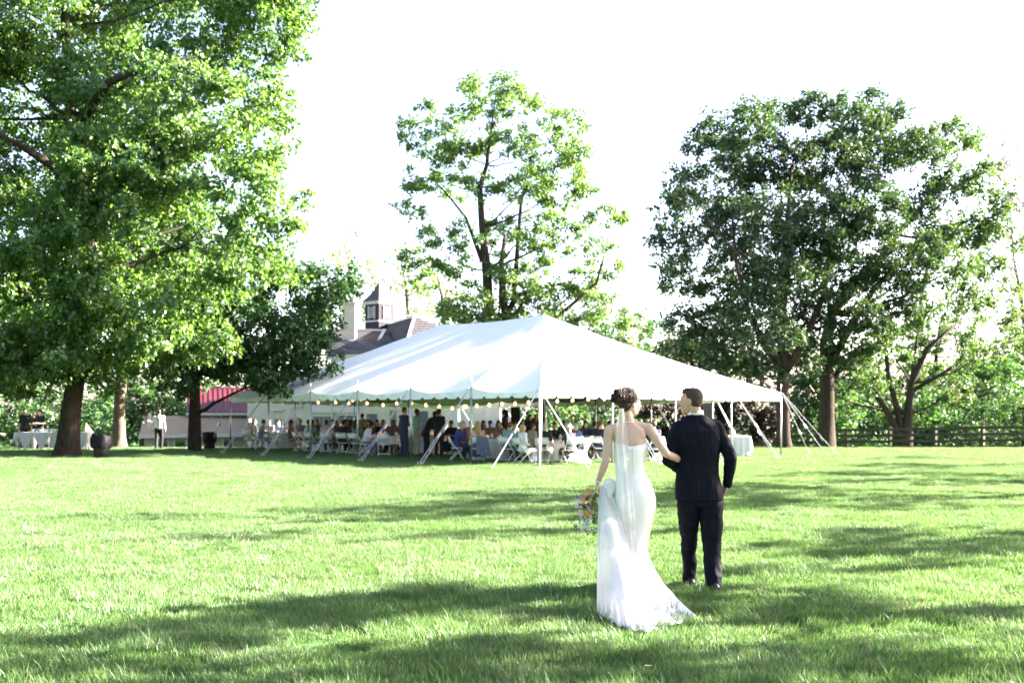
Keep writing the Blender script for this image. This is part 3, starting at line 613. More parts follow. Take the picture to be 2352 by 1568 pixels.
# great shade tree, left foreground
T1 = [(610, 40, 105), (450, 60, 130), (270, 50, 140), (90, 60, 140), (-60, 80, 140), (560, 175, 115), (410, 220, 135), (230, 220, 150), (60, 230, 150), (-80, 260, 140),
      (560, 310, 95), (440, 370, 130), (280, 390, 140), (110, 420, 150), (-50, 430, 150), (585, 440, 85), (480, 520, 120), (330, 550, 135), (150, 590, 140), (0, 600, 140), (-110, 560, 140),
      (560, 585, 95), (440, 660, 110), (300, 700, 120), (120, 740, 130), (-30, 760, 120), (650, 500, 45), (640, 600, 55), (480, 770, 75), (350, 810, 80), (220, 850, 70), (80, 850, 85), (-40, 860, 80),
      (700, 15, 30), (660, 110, 40), (640, 250, 40), (620, 380, 40), (700, 450, 26), (380, -110, 170), (120, -120, 180), (560, -80, 120), (-100, -60, 160),
      (230, 480, 110, 5), (380, 640, 100, 5), (60, 690, 110, 5), (200, 300, 120, 5), (420, 300, 100, 5), (300, 150, 120, 5), (190, 560, 90, -3), (240, 660, 90, -3), (150, 470, 90, -3.5), (300, 500, 90, -3), (170, 700, 80, -2.5), (280, 780, 70, -2), (130, 820, 70, -2), (20, 820, 80, -2), (420, 790, 60, 1), (200, 370, 90, -3.5), (90, 560, 90, -3)]
tree('shade_tree', 'tall dense shade tree with thick dark trunk rising at far left', 38.4,
     [(155, 1050, .42), (163, 960, .34), (172, 870, .30), (190, 740, .28), (205, 620, .26), (195, 470, .23), (165, 270, .19), (150, 60, .13), (150, -150, .08)],
     T1, .16, L_BRIGHT, 3.6, 3.2, limbs=[[(195, 470, .2, 0), (120, 380, .17, -1), (40, 330, .11, -2), (-40, 290, .03, -3)], [(200, 520, .2, 0), (270, 420, .16, -1), (350, 380, .08, -2), (430, 300, .02, -2.5)], [(170, 300, .18, 0), (250, 190, .14, -2), (340, 150, .07, -3), (450, 130, .02, -3)], [(205, 620, .2, 0), (300, 560, .1, 1), (420, 520, .02, 1)]],
     nlimb=26, seed=11, droop=.55)
tree('shade_tree', 'slimmer straight tree between the thick trunk and the white shirted man', 49,
     [(272, 1028, .30), (274, 940, .27), (280, 860, .25), (288, 700, .2), (295, 550, .14), (300, 420, .08)],
     [(270, 560, 130), (390, 600, 120), (190, 660, 110), (330, 700, 110), (450, 720, 100), (240, 780, 90), (360, 800, 90), (300, 440, 110), (420, 470, 100), (130, 760, 90), (60, 800, 90), (450, 830, 60), (330, 860, 50)], .22, L_MID, 2.2, 2.5, BARKP, nlimb=8, seed=12)
tree('maple_tree', 'dark leaved maple drooping over the left end of the tent', 43.5,
     [(447, 1036, .24), (447, 950, .21), (448, 860, .19), (452, 760, .15), (470, 680, .1), (490, 620, .05)],
     [(480, 700, 90), (560, 665, 75), (625, 640, 65), (695, 640, 60), (760, 645, 42), (590, 755, 100), (685, 755, 85), (738, 815, 52), (545, 812, 76), (630, 850, 62), (455, 812, 70), (400, 760, 85), (805, 628, 24), (745, 745, 45), (690, 860, 34), (610, 872, 26), (415, 865, 36), (640, 800, 60), (740, 690, 44), (800, 660, 26), (520, 600, 60), (390, 850, 45), (700, 700, 60)],
     .18, L_DARK, 4.0, 2.2, nlimb=12, seed=13, droop=.45)
# tall open tree behind the tent
TCc = [(1150, 200, 46), (1092, 212, 50), (1188, 240, 44), (1035, 275, 40), (978, 258, 28), (952, 300, 36), (1008, 325, 52), (1095, 300, 60), (1190, 320, 50), (1275, 282, 40), (1325, 275, 30), (1255, 350, 58), (1330, 355, 42), (955, 405, 42), (1030, 420, 46), (1105, 415, 40), (1200, 425, 58), (1290, 440, 62), (1345, 420, 34), (945, 480, 30), (985, 545, 36), (950, 585, 36), (1065, 540, 40), (1145, 520, 48), (1230, 520, 58), (1305, 530, 48), (1395, 500, 38), (1375, 570, 34), (1430, 488, 20), (1045, 600, 44), (975, 640, 34), (1150, 610, 46), (1250, 615, 50), (1345, 640, 50), (1400, 615, 30), (1075, 690, 60), (1180, 690, 62), (1280, 690, 66), (1375, 700, 46), (1035, 725, 44), (1430, 730, 34), (1120, 755, 60), (1230, 760, 60), (1330, 760, 50), (1240, 235, 26), (1300, 330, 30), (1060, 350, 34)]
tree('tall_tree', 'tall airy tree with gaps of sky rising behind the tent ridge', 80,
     [(1130, 1010, .5), (1128, 800, .4), (1118, 620, .32), (1108, 520, .25), (1102, 430, .19), (1118, 380, .13), (1130, 290, .08), (1140, 210, .03)], TCc, .225, L_AIRY, 3.3, 2.6, nlimb=26, seed=14, core=.2,
     limbs=[[(1128, 800, .28, 0), (1180, 690, .22, 1), (1188, 580, .18, 1), (1196, 470, .12, 1), (1215, 380, .05, 1)], [(1108, 600, .2, 0), (1070, 500, .1, 0), (1030, 450, .07, 0), (985, 400, .03, 0)], [(1130, 800, .3, 0), (1290, 720, .15, 0), (1370, 650, .11, 0), (1390, 580, .07, 0), (1400, 520, .03, 0)], [(1185, 680, .2, 1), (1240, 660, .14, 1), (1300, 650, .09, 1)], [(1160, 720, .3, 0), (1150, 620, .22, 0), (1160, 540, .12, 0)]])
# oak group on the right
T4 = [(1640, 300, 52), (1728, 275, 64), (1860, 252, 56), (1960, 275, 64), (2050, 262, 44), (1575, 425, 62), (1680, 400, 84), (1790, 370, 92), (1900, 370, 92), (2000, 370, 84), (2085, 345, 52), (1560, 540, 56), (1660, 530, 92), (1780, 500, 100), (1900, 500, 100), (2020, 480, 84), (2105, 470, 50), (1568, 640, 54), (1680, 640, 92), (1800, 630, 100), (1930, 610, 92), (2050, 590, 72), (2130, 570, 48), (1565, 735, 50), (1650, 745, 74), (1750, 745, 84), (1870, 735, 80), (1980, 705, 70), (2075, 690, 56), (1700, 825, 50), (1850, 815, 50), (1770, 830, 44), (1600, 790, 50), (1560, 800, 36), (1650, 840, 40), (1940, 800, 44), (1600, 330, 30), (1530, 480, 26), (1525, 600, 24), (1790, 260, 36), (1910, 235, 30), (2010, 230, 30)]
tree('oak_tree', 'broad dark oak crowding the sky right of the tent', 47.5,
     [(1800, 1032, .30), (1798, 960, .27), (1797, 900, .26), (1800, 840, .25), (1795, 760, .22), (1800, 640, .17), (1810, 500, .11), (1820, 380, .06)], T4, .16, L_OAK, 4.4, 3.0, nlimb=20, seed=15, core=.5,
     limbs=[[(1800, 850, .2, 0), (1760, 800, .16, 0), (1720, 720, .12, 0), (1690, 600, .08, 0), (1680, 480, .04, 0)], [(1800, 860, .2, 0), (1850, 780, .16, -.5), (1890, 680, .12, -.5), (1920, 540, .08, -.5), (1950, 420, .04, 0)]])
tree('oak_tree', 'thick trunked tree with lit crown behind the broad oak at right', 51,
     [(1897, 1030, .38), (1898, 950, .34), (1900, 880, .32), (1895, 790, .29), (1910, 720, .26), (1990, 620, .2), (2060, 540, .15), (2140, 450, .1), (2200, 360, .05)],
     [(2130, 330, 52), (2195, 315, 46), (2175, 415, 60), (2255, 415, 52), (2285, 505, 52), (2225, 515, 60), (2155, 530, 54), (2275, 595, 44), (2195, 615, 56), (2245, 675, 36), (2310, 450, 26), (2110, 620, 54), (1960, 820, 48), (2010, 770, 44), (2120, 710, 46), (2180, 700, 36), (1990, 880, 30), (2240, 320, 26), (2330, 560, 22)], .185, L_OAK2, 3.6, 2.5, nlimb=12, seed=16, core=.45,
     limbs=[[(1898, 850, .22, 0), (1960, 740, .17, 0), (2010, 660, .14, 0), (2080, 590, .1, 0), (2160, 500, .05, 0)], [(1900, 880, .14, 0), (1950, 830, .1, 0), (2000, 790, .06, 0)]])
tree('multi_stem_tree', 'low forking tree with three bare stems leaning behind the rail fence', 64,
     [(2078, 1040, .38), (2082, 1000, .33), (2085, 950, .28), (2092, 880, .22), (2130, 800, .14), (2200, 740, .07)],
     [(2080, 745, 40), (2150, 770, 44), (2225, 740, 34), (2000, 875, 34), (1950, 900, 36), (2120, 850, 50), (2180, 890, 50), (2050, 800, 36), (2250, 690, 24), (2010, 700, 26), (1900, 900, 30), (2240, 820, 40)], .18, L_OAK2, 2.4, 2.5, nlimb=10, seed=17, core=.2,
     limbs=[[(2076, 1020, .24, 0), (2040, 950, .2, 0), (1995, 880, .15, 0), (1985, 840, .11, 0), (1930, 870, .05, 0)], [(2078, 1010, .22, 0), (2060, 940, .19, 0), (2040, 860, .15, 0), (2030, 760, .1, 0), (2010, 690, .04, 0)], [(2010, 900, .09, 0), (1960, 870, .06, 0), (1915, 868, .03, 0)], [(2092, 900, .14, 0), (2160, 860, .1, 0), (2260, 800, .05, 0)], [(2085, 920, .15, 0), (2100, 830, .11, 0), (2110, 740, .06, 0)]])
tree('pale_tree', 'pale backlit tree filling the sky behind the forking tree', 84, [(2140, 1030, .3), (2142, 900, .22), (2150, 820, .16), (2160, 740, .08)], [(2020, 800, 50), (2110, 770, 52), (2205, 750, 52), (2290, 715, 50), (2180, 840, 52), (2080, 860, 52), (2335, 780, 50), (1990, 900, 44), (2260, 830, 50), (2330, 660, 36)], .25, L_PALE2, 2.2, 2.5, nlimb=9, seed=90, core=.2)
tree('slender_tree', 'thin pale tree fading at the right edge of the sky', 92,
     [(2365, 1010, .3), (2360, 800, .22), (2345, 680, .16), (2330, 600, .1), (2320, 480, .05)],
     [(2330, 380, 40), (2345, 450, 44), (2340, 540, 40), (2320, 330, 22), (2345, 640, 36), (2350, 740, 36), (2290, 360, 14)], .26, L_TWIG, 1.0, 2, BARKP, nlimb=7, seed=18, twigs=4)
tree('yew_tree', 'dark brownish yew filling the gap behind the right end of the tent', 57,
     [(1665, 1040, .3), (1665, 960, .25), (1662, 880, .2), (1660, 800, .1)],
     [(1600, 830, 60), (1680, 800, 62), (1745, 865, 54), (1620, 915, 70), (1715, 940, 66), (1660, 995, 62), (1765, 975, 46), (1560, 955, 56), (1540, 810, 44), (1500, 960, 44), (1560, 1010, 50), (1745, 1015, 44)], .15, L_YEW, 5.0, 1.8, nlimb=5, seed=19, cat='tree')
# shrubs and low trees behind the fence
SH = [(1850, 905, 70, 74), (1935, 940, 66, 72), (2015, 935, 66, 76), (2125, 950, 66, 73), (2205, 915, 74, 78), (2295, 890, 80, 80), (2348, 950, 66, 75), (2255, 975, 54, 72), (2330, 815, 60, 90), (2245, 830, 56, 88), (1790, 980, 50, 70), (1880, 845, 56, 74), (1975, 850, 54, 76), (2120, 880, 56, 82)]
SL = ['rounded green shrub peeping between the two oak trunks', 'light green shrub right behind the fence beside the thick trunk', 'green shrub behind the leftmost bare stem of the forking tree', 'leafy green shrub just right of the forking tree', 'large mid green bush rising over the fence right of the forking tree', 'broad green bush above the rail fence near the right edge', 'green bush behind the last fence panel at the right edge', 'low shrub close behind the fence rails at right', 'pale distant treetop above the bushes at the right edge', 'pale distant treetop right of the forking tree', 'shrub filling the gap between tent corner and oak trunk', 'leafy tree mass high between the two oak trunks', 'leafy tree mass over the fence between thick trunk and forking tree', 'green tree mass behind the upright stem of the forking tree']
for i, (x, y, r, D) in enumerate(SH):
    tree('shrub', SL[i], D, [(x, 1045, .12), (x + 3, y + r * .4, .07), (x + 5, y - r * .3, .04)], [(x, y, r), (x - r * .6, y + r * .5, r * .75), (x + r * .6, y + r * .55, r * .75), (x + r * .1, y - r * .5, r * .6), (x, y + r * 1.1, r * .7), (x + r * .8, y + r * 1.3, r * .55)], .24, L_MID if i in (1, 3, 5) else L_SHRUB, 2.2, 1.6, nlimb=3, seed=30 + i, cat='shrub', group='shrubs behind the rail fence')
SB = [((1285, 965, 48, 64), 'bright green bush seen through the tent beside its corner pole', L_MID), ((1365, 960, 52, 66), 'green bush seen through the tent behind the man in blue polo', L_SHRUB), ((1440, 965, 52, 65), 'green bush seen through the tent behind the bride', L_SHRUB), ((1445, 800, 50, 90), 'pale slender treetop above the tent slope left of the oak', L_PALE), ((1495, 790, 46, 86), 'green sapling top beside the dark oak above the tent', L_MID), ((1390, 800, 50, 88), 'leafy treetop below the tall airy tree right of the tent peak', L_MID)]
for i, ((x, y, r, D), lb, mt) in enumerate(SB):
    tree('shrub', lb, D, [(x, 1030, .14), (x + 3, y + r * .6, .09), (x + 4, y, .05)], [(x, y, r), (x - r * .7, y + r * .5, r * .8), (x + r * .6, y + r * .6, r * .8), (x + r * .1, y - r * .8, r * .7), (x - r * .2, y - r * 1.4, r * .45), (x, y + r * 1.2, r)], .24, mt, 2.0, 1.5, nlimb=4, seed=50 + i, cat='shrub', group='bushes behind the tent')
PT = [((800, 600, 40, 112), 'pale feathery tree left of the cupola spire'), ((930, 640, 46, 115), 'pale feathery tree with forked stem right of the cupola'), ((1010, 650, 34, 108), 'pale tree between the cupola and the tall airy tree')]
for i, ((x, y, r, D), lb) in enumerate(PT):
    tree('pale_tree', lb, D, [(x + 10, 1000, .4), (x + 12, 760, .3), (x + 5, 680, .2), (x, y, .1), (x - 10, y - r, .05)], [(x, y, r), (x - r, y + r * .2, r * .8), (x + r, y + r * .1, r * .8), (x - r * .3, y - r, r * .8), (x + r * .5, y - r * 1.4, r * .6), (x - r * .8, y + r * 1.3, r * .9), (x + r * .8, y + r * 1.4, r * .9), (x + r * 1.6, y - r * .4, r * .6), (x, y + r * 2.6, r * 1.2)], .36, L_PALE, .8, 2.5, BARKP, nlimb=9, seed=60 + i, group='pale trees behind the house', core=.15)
LS = [((30, 925, 75, 66), 'bright bush behind the left bar table'), ((120, 950, 64, 68), 'green bush just left of the thick trunk'), ((225, 955, 62, 66), 'sunlit bush between the thick trunk and the slim tree'), ((325, 915, 64, 72), 'green bush behind the white shirted man'), ((400, 905, 56, 76), 'leafy bush above the tan outbuilding roof'), ((505, 900, 44, 78), 'green bush behind the red roof'), ((565, 905, 36, 80), 'small green treetop over the end of the red roof'), ((-40, 960, 60, 64), 'bush cut by the left edge of the picture')]
for i, ((x, y, r, D), lb) in enumerate(LS):
    tree('shrub', lb, D, [(x, 1045, .16), (x + 6, y + r * .4, .1), (x + 14, y - r * .4, .05)], [(x, y, r), (x - r * .6, y + r * .6, r * .75), (x + r * .6, y + r * .6, r * .75), (x + r * .1, y - r * .7, r * .7), (x - r * .3, y + r * 1.2, r * .8), (x + r * .5, y + r * 1.2, r * .7)], .24, L_MID if i in (0, 2, 4) else L_SHRUB, 2.2, 1.6, BARKP, nlimb=3, seed=70 + i, cat='shrub', group='bushes behind the left trees')
def far_wood():
    rg = np.random.default_rng(5); bl = []
    for i in range(70):
        D = rg.uniform(105, 125); x = rg.uniform(-300, 2650)
        bl.append((WP(x, rg.uniform(930, 1005), D), rg.uniform(40, 62) / F * D))
    V, Fc = leaves(bl, .5, 2.2, rg); o = link(npmesh('far_woodland', V, Fc), 'far_woodland', L_WOOD); setp(o, kind='stuff', label='distant belt of woodland beyond the fence and house')
far_wood()
def fill_block_wood():  # unseen foliage added behind and left of the camera to cut sky fill
    rg = np.random.default_rng(8); bl = []
    for i in range(34):
        x = -48 + 96 * (i + rg.uniform(-.3, .3)) / 33; y = rg.uniform(-24, -17)
        for z in (3.0, 8.0, 13.0): bl.append((Vector((x + rg.uniform(-1, 1), y + rg.uniform(-1, 1), z + rg.uniform(-1, 1))), rg.uniform(2.6, 3.6)))
    for z in (4, 9, 14, 19):
        for i in range(5): bl.append((Vector((-29 + rg.uniform(-2, 2), 31 + 3.2 * i, z)), rg.uniform(2.6, 3.6)))
    for i in range(14):
        y = -16 + 40 * i / 13
        for z in (3.0, 8.0, 13.0): bl.append((Vector((-36 + rg.uniform(-1.5, 1.5), y, z + rg.uniform(-1, 1))), rg.uniform(2.6, 3.6)))
    V, Fc = leaves(bl, .6, 1.2, rg); o = link(npmesh('fill_block_woodland', V, Fc), 'fill_block_woodland', L_MID); setp(o, kind='stuff', label='unseen belt of trees behind the viewpoint, added to cut the fill light')
fill_block_wood()
# trees standing right of the view whose crowns throw the long shadow bands across the lawn;
# each clump is given by where its shadow falls (picture x, y on the grass), how far up-sun it hangs, and its size
def up_sun(x, y, s):
    D = GD(y); g = Vector((GX(x, D), D, 0)); return g + SUN_H * s + Vector((0, 0, s * math.tan(SUN_EL)))
def rows(rs, seed):
    rnd = random.Random(seed); out = []
    for y, x0, x1, r, s, p in rs:
        x = x0 + rnd.uniform(0, 60)
        while x < x1:
            if rnd.random() < p: out.append((x, y + rnd.uniform(-4, 4), s + rnd.uniform(-1, 1), r * rnd.uniform(.8, 1.2)))
            x += r * 2.6 * F / GD(y) * rnd.uniform(.8, 1.2)
    return out
def shadow_tree(label, base, cl, seed, ls=.2, k=1.3, mat=None, r=.3, group='trees right of the view shading the lawn'):
    B = [(up_sun(x, y, s), rr) for x, y, s, rr in cl]; c = sum((b[0] for b in B), Vector()) / len(B)
    bz = Vector((c.x + base[0], c.y + base[1], 0)); top = max(b[0].z for b in B)
    T = [(bz, r), (bz.lerp(Vector((c.x, c.y, 0)), .15) + Vector((0, 0, top * .22)), r * .8), (bz.lerp(Vector((c.x, c.y, 0)), .4) + Vector((0, 0, top * .42)), r * .65), (Vector((c.x, c.y, top * .66)), r * .4), (Vector((c.x, c.y, top * .9)), r * .15)]
    tree('lawn_tree', label, 20, None, None, ls, mat or L_MID, k, seed=seed, nlimb=9, world_blobs=B, world_trunk=T, group=group)
def SHADOWS():
    shadow_tree('leafy tree outside the right edge shading the near grass', (1.0, .5),
        rows([(1362, 1250, 1850, .42, 11, .95), (1380, 900, 1950, .42, 11, .95), (1400, 620, 1700, .38, 11.5, .9), (1425, 430, 900, .34, 12, .85), (1430, 1500, 2350, .42, 11.5, .75), (1458, 180, 620, .34, 12, .85), (1465, 1250, 2300, .4, 12, .65), (1500, -60, 420, .36, 12.5, .9), (1510, 850, 2400, .42, 12, .8), (1545, -60, 2450, .36, 12.5, .85), (1620, 0, 2300, .36, 12.5, .8)], 1), 81, .13, 2.8, None, .26)
    shadow_tree('leafy tree outside the right edge shading the grass beside the groom', (1.5, .5),
        rows([(1238, 2020, 2400, .6, 13, 1), (1262, 1880, 2400, .6, 13, 1), (1290, 1980, 2400, .55, 13, .95), (1325, 1780, 2350, .5, 12.5, .9)], 2), 82, .16, 2.6, None, .24)
    shadow_tree('leafy tree outside the right edge shading the middle lawn', (2.0, 1.0),
        rows([(1122, 1500, 1750, .9, 16, 1), (1136, 1180, 1750, .85, 16, 1), (1150, 1060, 1800, .85, 16, 1), (1166, 930, 1700, .8, 16.5, 1), (1182, 780, 1560, .7, 17, 1), (1197, 250, 1420, .42, 17.5, .9), (1226, 1080, 1420, .55, 17, 1), (1237, 430, 1000, .26, 18, .85)], 3), 83, .17, 2.6, None, .32)
    shadow_tree('leafy tree outside the right edge shading the far right lawn', (2.0, 1.5),
        rows([(1056, 2050, 2420, 1.0, 16, .7), (1072, 1950, 2420, 1.0, 16, .8), (1092, 1780, 2420, .9, 16, .85), (1112, 1800, 2420, .8, 16, .85), (1145, 1820, 2420, .7, 16, .9), (1170, 1700, 2420, .6, 16, .85)], 4), 84, .2, 2.0, None, .34)
SHADOWS()
# ------------------------------------------------------------------ furniture
def chair_proto():
    r = empty('folding_chair', (0, 0, 0), None, 'chair', 'white folding chairs under the tent')
    # local +y is the way the sitter faces
    s = MB(); s.loft([((0, .02, .425), .20, .19), ((0, .02, .435), .215, .205), ((0, .02, .455), .21, .20)], 20); s.build('seat', CHAIRW, r, True)
    V = []
    for i in range(9):
        x = -.2 + .4 * i / 8; cy = -.03 * (1 - (x / .2) ** 2); e = .012 if i in (0, 8) else 0
        for z in (.62 + e, .80 - e): V += [(x, -.245 + cy - (z - .6) * .18, z), (x, -.22 + cy - (z - .6) * .18, z)]
    fs = []
    for i in range(8):
        a, b = i * 4, i * 4 + 4; fs += [(a, b, b + 2, a + 2), (a + 1, a + 3, b + 3, b + 1), (a + 2, b + 2, b + 3, a + 3), (a, a + 1, b + 1, b)]
    fs += [(0, 2, 3, 1), (32, 33, 35, 34)]
    MB().add(V, fs).build('backrest', CHAIRW, r, True)
    for sx in (-1, 1):
        MB().tube([(sx * .205, -.29, .82), (sx * .21, -.2, .6), (sx * .215, -.02, .40), (sx * .22, .24, 0)], .014, 7).build('front_leg', CHAIRW, r, True)
        MB().tube([(sx * .19, .16, .42), (sx * .195, -.10, .2), (sx * .20, -.28, 0)], .013, 7).build('rear_leg', CHAIRW, r, True)
    MB().tube([(-.205, -.29, .82), (.205, -.29, .82)], .013, 7).build('top_rail', CHAIRW, r, True)
    MB().tube([(-.215, .17, .11), (.215, .17, .11)], .010, 6).build('stretcher', CHAIRW, r, True)
    MB().tube([(-.197, -.2, .1), (.197, -.2, .1)], .010, 6).build('stretcher', CHAIRW, r, True)
    return r
CHAIR0 = chair_proto(); CH_USED = [False]
def chair(X, Y, yaw, label):
    if not CH_USED[0]: r = CHAIR0; CH_USED[0] = True
    else:
        r = CHAIR0.copy(); COL.objects.link(r)
        for ch in CHAIR0.children:
            c = ch.copy(); COL.objects.link(c); c.parent = r
    r.location = (X, Y, ground_z(Y) + .01); r.rotation_euler = (0, 0, yaw); r['label'] = label; return r
def draped(V, name, mat, label, cat, group=None):
    pass
def round_table(X, Y, label, clabel, rad=.76, seed=0, drop=.70):
    t = empty('round_table', (X, Y, 0), label, 'table', 'round dining tables')
    MB().lathe([(rad, .71), (rad + .005, .72), (rad, .735)], 32, (X, Y, 0)).build('tabletop', SIDING, t)
    for k in range(4):
        a = R(45 + 90 * k); MB().tube([(X + .5 * math.cos(a), Y + .5 * math.sin(a), .71), (X + .58 * math.cos(a), Y + .58 * math.sin(a), 0)], .016, 6).build('leg', STEEL, t)
    n = 72; V = [(X, Y, .742)]; prof = [(.5, .742), (.97, .742), (1.012, .735)] + [(1.02 + .05 * q, .735 - drop * q) for q in (.12, .3, .5, .75, 1.0)]
    rnd = random.Random(seed); ph = rnd.uniform(0, 6)
    for r, z in prof:
        q = (.735 - z) / drop if z < .735 else 0
        for k in range(n):
            a = 2 * math.pi * k / n; rr = rad * r * (1 + q * (.05 * math.sin(a * 12 + ph) + .035 * math.sin(a * 7 + 2 * ph) + .05))
            V.append((X + rr * math.cos(a), Y + rr * math.sin(a), z - .02 * q * math.sin(4 * a + ph)))
    me = bpy.data.meshes.new('tablecloth')
    fs = [(0, 1 + k, 1 + (k + 1) % n) for k in range(n)] + [(1 + i * n + k, 1 + (i + 1) * n + k, 1 + (i + 1) * n + (k + 1) % n, 1 + i * n + (k + 1) % n) for i in range(len(prof) - 1) for k in range(n)]
    o = MB().add(V, fs).build('tablecloth', CLOTH, None, True); setp(o, label=clabel, category='tablecloth', group='white cloths on the dining tables')
def long_table(x0, x1, y0, y1, h, label, clabel, drop=.6, swag=.0):
    cx, cy = (x0 + x1) / 2, (y0 + y1) / 2; t = empty('folding_table', (cx, cy, ground_z(cy)), label, 'table')
    gz = ground_z(cy); MB().box((cx, cy, gz + h - .02), (x1 - x0 - .02, y1 - y0 - .02, .035)).build('tabletop', SIDING, t)
    for x in (x0 + .15, x1 - .15):
        for y in (y0 + .1, y1 - .1): MB().tube([(x, y, gz + h - .04), (x, y, gz)], .016, 6).build('leg', BLACK, t)
    # cloth: rounded rectangle pushed outwards and down
    per = []; nn = 26
    for k in range(nn): per.append((x0 + (x1 - x0) * k / nn, y0, 0, -1))
    for k in range(10): per.append((x1, y0 + (y1 - y0) * k / 10, 1, 0))
    for k in range(nn): per.append((x1 - (x1 - x0) * k / nn, y1, 0, 1))
    for k in range(10): per.append((x0, y1 - (y1 - y0) * k / 10, -1, 0))
    m = len(per); V = [(cx, cy, gz + h + .008)]
    for r, z in ((0, .008), (.02, .0), (.03, -.1), (.04, -.3), (.06, -.5), (.07, -1)):
        q = 0 if z > -.05 else -z
        for k, (x, y, ox, oy) in enumerate(per):
            rp = .035 * math.sin(k * 1.3) + .03 * math.sin(k * .7 + 1); d = drop * (1 - swag * (math.sin(k * .55) * .5 + .5))
            V.append((x + ox * (r + rp * q), y + oy * (r + rp * q), gz + h + (z * d if z < -.05 else z)))
    fs = [(0, 1 + k, 1 + (k + 1) % m) for k in range(m)] + [(1 + i * m + k, 1 + (i + 1) * m + k, 1 + (i + 1) * m + (k + 1) % m, 1 + i * m + (k + 1) % m) for i in range(5) for k in range(m)]
    o = MB().add(V, fs).build('tablecloth', CLOTH, None, True); setp(o, label=clabel, category='tablecloth')
GLASSC = material('drinking_glass', (.75, .78, .8), .1, .1, spec=.8); AMBER = emit_mat('candle_amber', (1.0, .25, .05), .05)
GREENS = material('table_greens', (.06, .12, .05), .7, .4, 20); PORC = material('porcelain', (.75, .75, .75), .3, .05)
def settings(X, Y, where, seed, n=5):
    rnd = random.Random(seed); z = .745
    for k in range(n):
        a = rnd.uniform(0, 6.28); r = rnd.uniform(.3, .62); x, y = X + r * math.cos(a), Y + r * math.sin(a)
        o = MB().lathe([(.028, 0), (.034, .01), (.036, .12), (.032, .125), (.030, .015)], 10, (0, 0, 0)).build('drinking_glass', GLASSC, None, True); o.location = (x, y, z)
        setp(o, label='clear drinking glass on ' + where, category='glass', group='glasses on ' + where)
    for k in range(2):
        a = rnd.uniform(0, 6.28); o = MB().lathe([(.032, 0), (.04, .02), (.04, .10), (.035, .102), (.034, .03)], 10).build('votive_candle', AMBER, None, True); o.location = (X + .16 * math.cos(a + 2.5 * k), Y + .16 * math.sin(a + 2.5 * k), z)
        setp(o, label='amber glass votive candle on ' + where, category='candle', group='candles on ' + where)
    e = empty('centrepiece', (X, Y, z), 'small vase of greenery on ' + where, 'vase')
    MB().lathe([(.04, 0), (.055, .06), (.03, .14), (.036, .16)], 10, (X, Y, z)).build('vase', GLASSC, e, True)
    rg = np.random.default_rng(seed); V, Fc = leaves([(Vector((X, Y, z + .24)), .12)], .06, 1.4, rg, nl=6); link(npmesh('greenery', V, Fc), 'greenery', L_DARK, e)
    for k in range(3):
        a = 2.1 * k + seed; o = MB().lathe([(.07, 0), (.13, .012), (.135, .018), (.07, .01)], 16).build('plate', PORC, None, True); o.location = (X + .5 * math.cos(a), Y + .5 * math.sin(a), z)
        setp(o, label='white dinner plate on ' + where, category='plate', group='plates on ' + where)

# ------------------------------------------------------------------ guests
HAIRC = {'dark': (.018, .012, .009), 'brown': (.07, .04, .022), 'blond': (.38, .25, .11), 'grey': (.36, .35, .34), 'white': (.6, .58, .55), 'auburn': (.17, .075, .03)}
def cmat(c, pre='fabric'):
    return material('%s_%02d%02d%02d' % (pre, c[0] * 99, c[1] * 99, c[2] * 99), c, .85, .18, 9, .35, 18, sheen=.1)
def floral():
    m = bpy.data.materials.new('floral_print'); m.use_nodes = True; n = m.node_tree.nodes; l = m.node_tree.links; b = n['Principled BSDF']; b.inputs['Roughness'].default_value = .85
    tc = n.new('ShaderNodeTexCoord'); v = n.new('ShaderNodeTexVoronoi'); v.inputs['Scale'].default_value = 11; l.new(tc.outputs['Object'], v.inputs[0])
    rp = n.new('ShaderNodeValToRGB'); rp.color_ramp.interpolation = 'CONSTANT'; l.new(v.outputs[0], rp.inputs[0])
    rp.color_ramp.elements[0].color = (.6, .55, .5, 1); rp.color_ramp.elements[1].color = (.012, .015, .04, 1); rp.color_ramp.elements[1].position = .28
    l.new(rp.outputs[0], b.inputs['Base Color']); return m
FLORAL = floral()
def head_prims(mb, c, f, up, s=1.0, ears=True):
    """skull, jaw, nose, brow, lips, ears around head centre c; f = facing, up"""
    f = f.normalized(); up = (up - f * up.dot(f)).normalized(); r = f.cross(up); M = Matrix((r, f, up)).transposed()
    P = lambda x, y, z: c + r * x * s + f * y * s + up * z * s
    mb.ell(P(0, -.012, .028), (.074 * s, .097 * s, .092 * s), 14, 9, M); mb.ell(P(0, .02, -.03), (.062 * s, .072 * s, .085 * s), 12, 8, M)
    mb.ell(P(0, .055, -.085), (.034 * s, .032 * s, .026 * s), 10, 6, M)
    mb.cap(P(0, .088, .012), P(0, .112, -.026), .008 * s, .014 * s, 8); mb.ell(P(0, .088, -.058), (.024 * s, .012 * s, .011 * s), 8, 6, M)
    mb.cap(P(-.04, .072, .03), P(.04, .072, .03), .014 * s, .014 * s, 8)
    for sx in (-1, 1):
        mb.ell(P(sx * .042, .06, -.025), (.022 * s, .02 * s, .024 * s), 8, 6, M)
        if ears: mb.ell(P(sx * .074, -.008, -.012), (.010 * s, .019 * s, .032 * s), 8, 6, M)
    return P, M
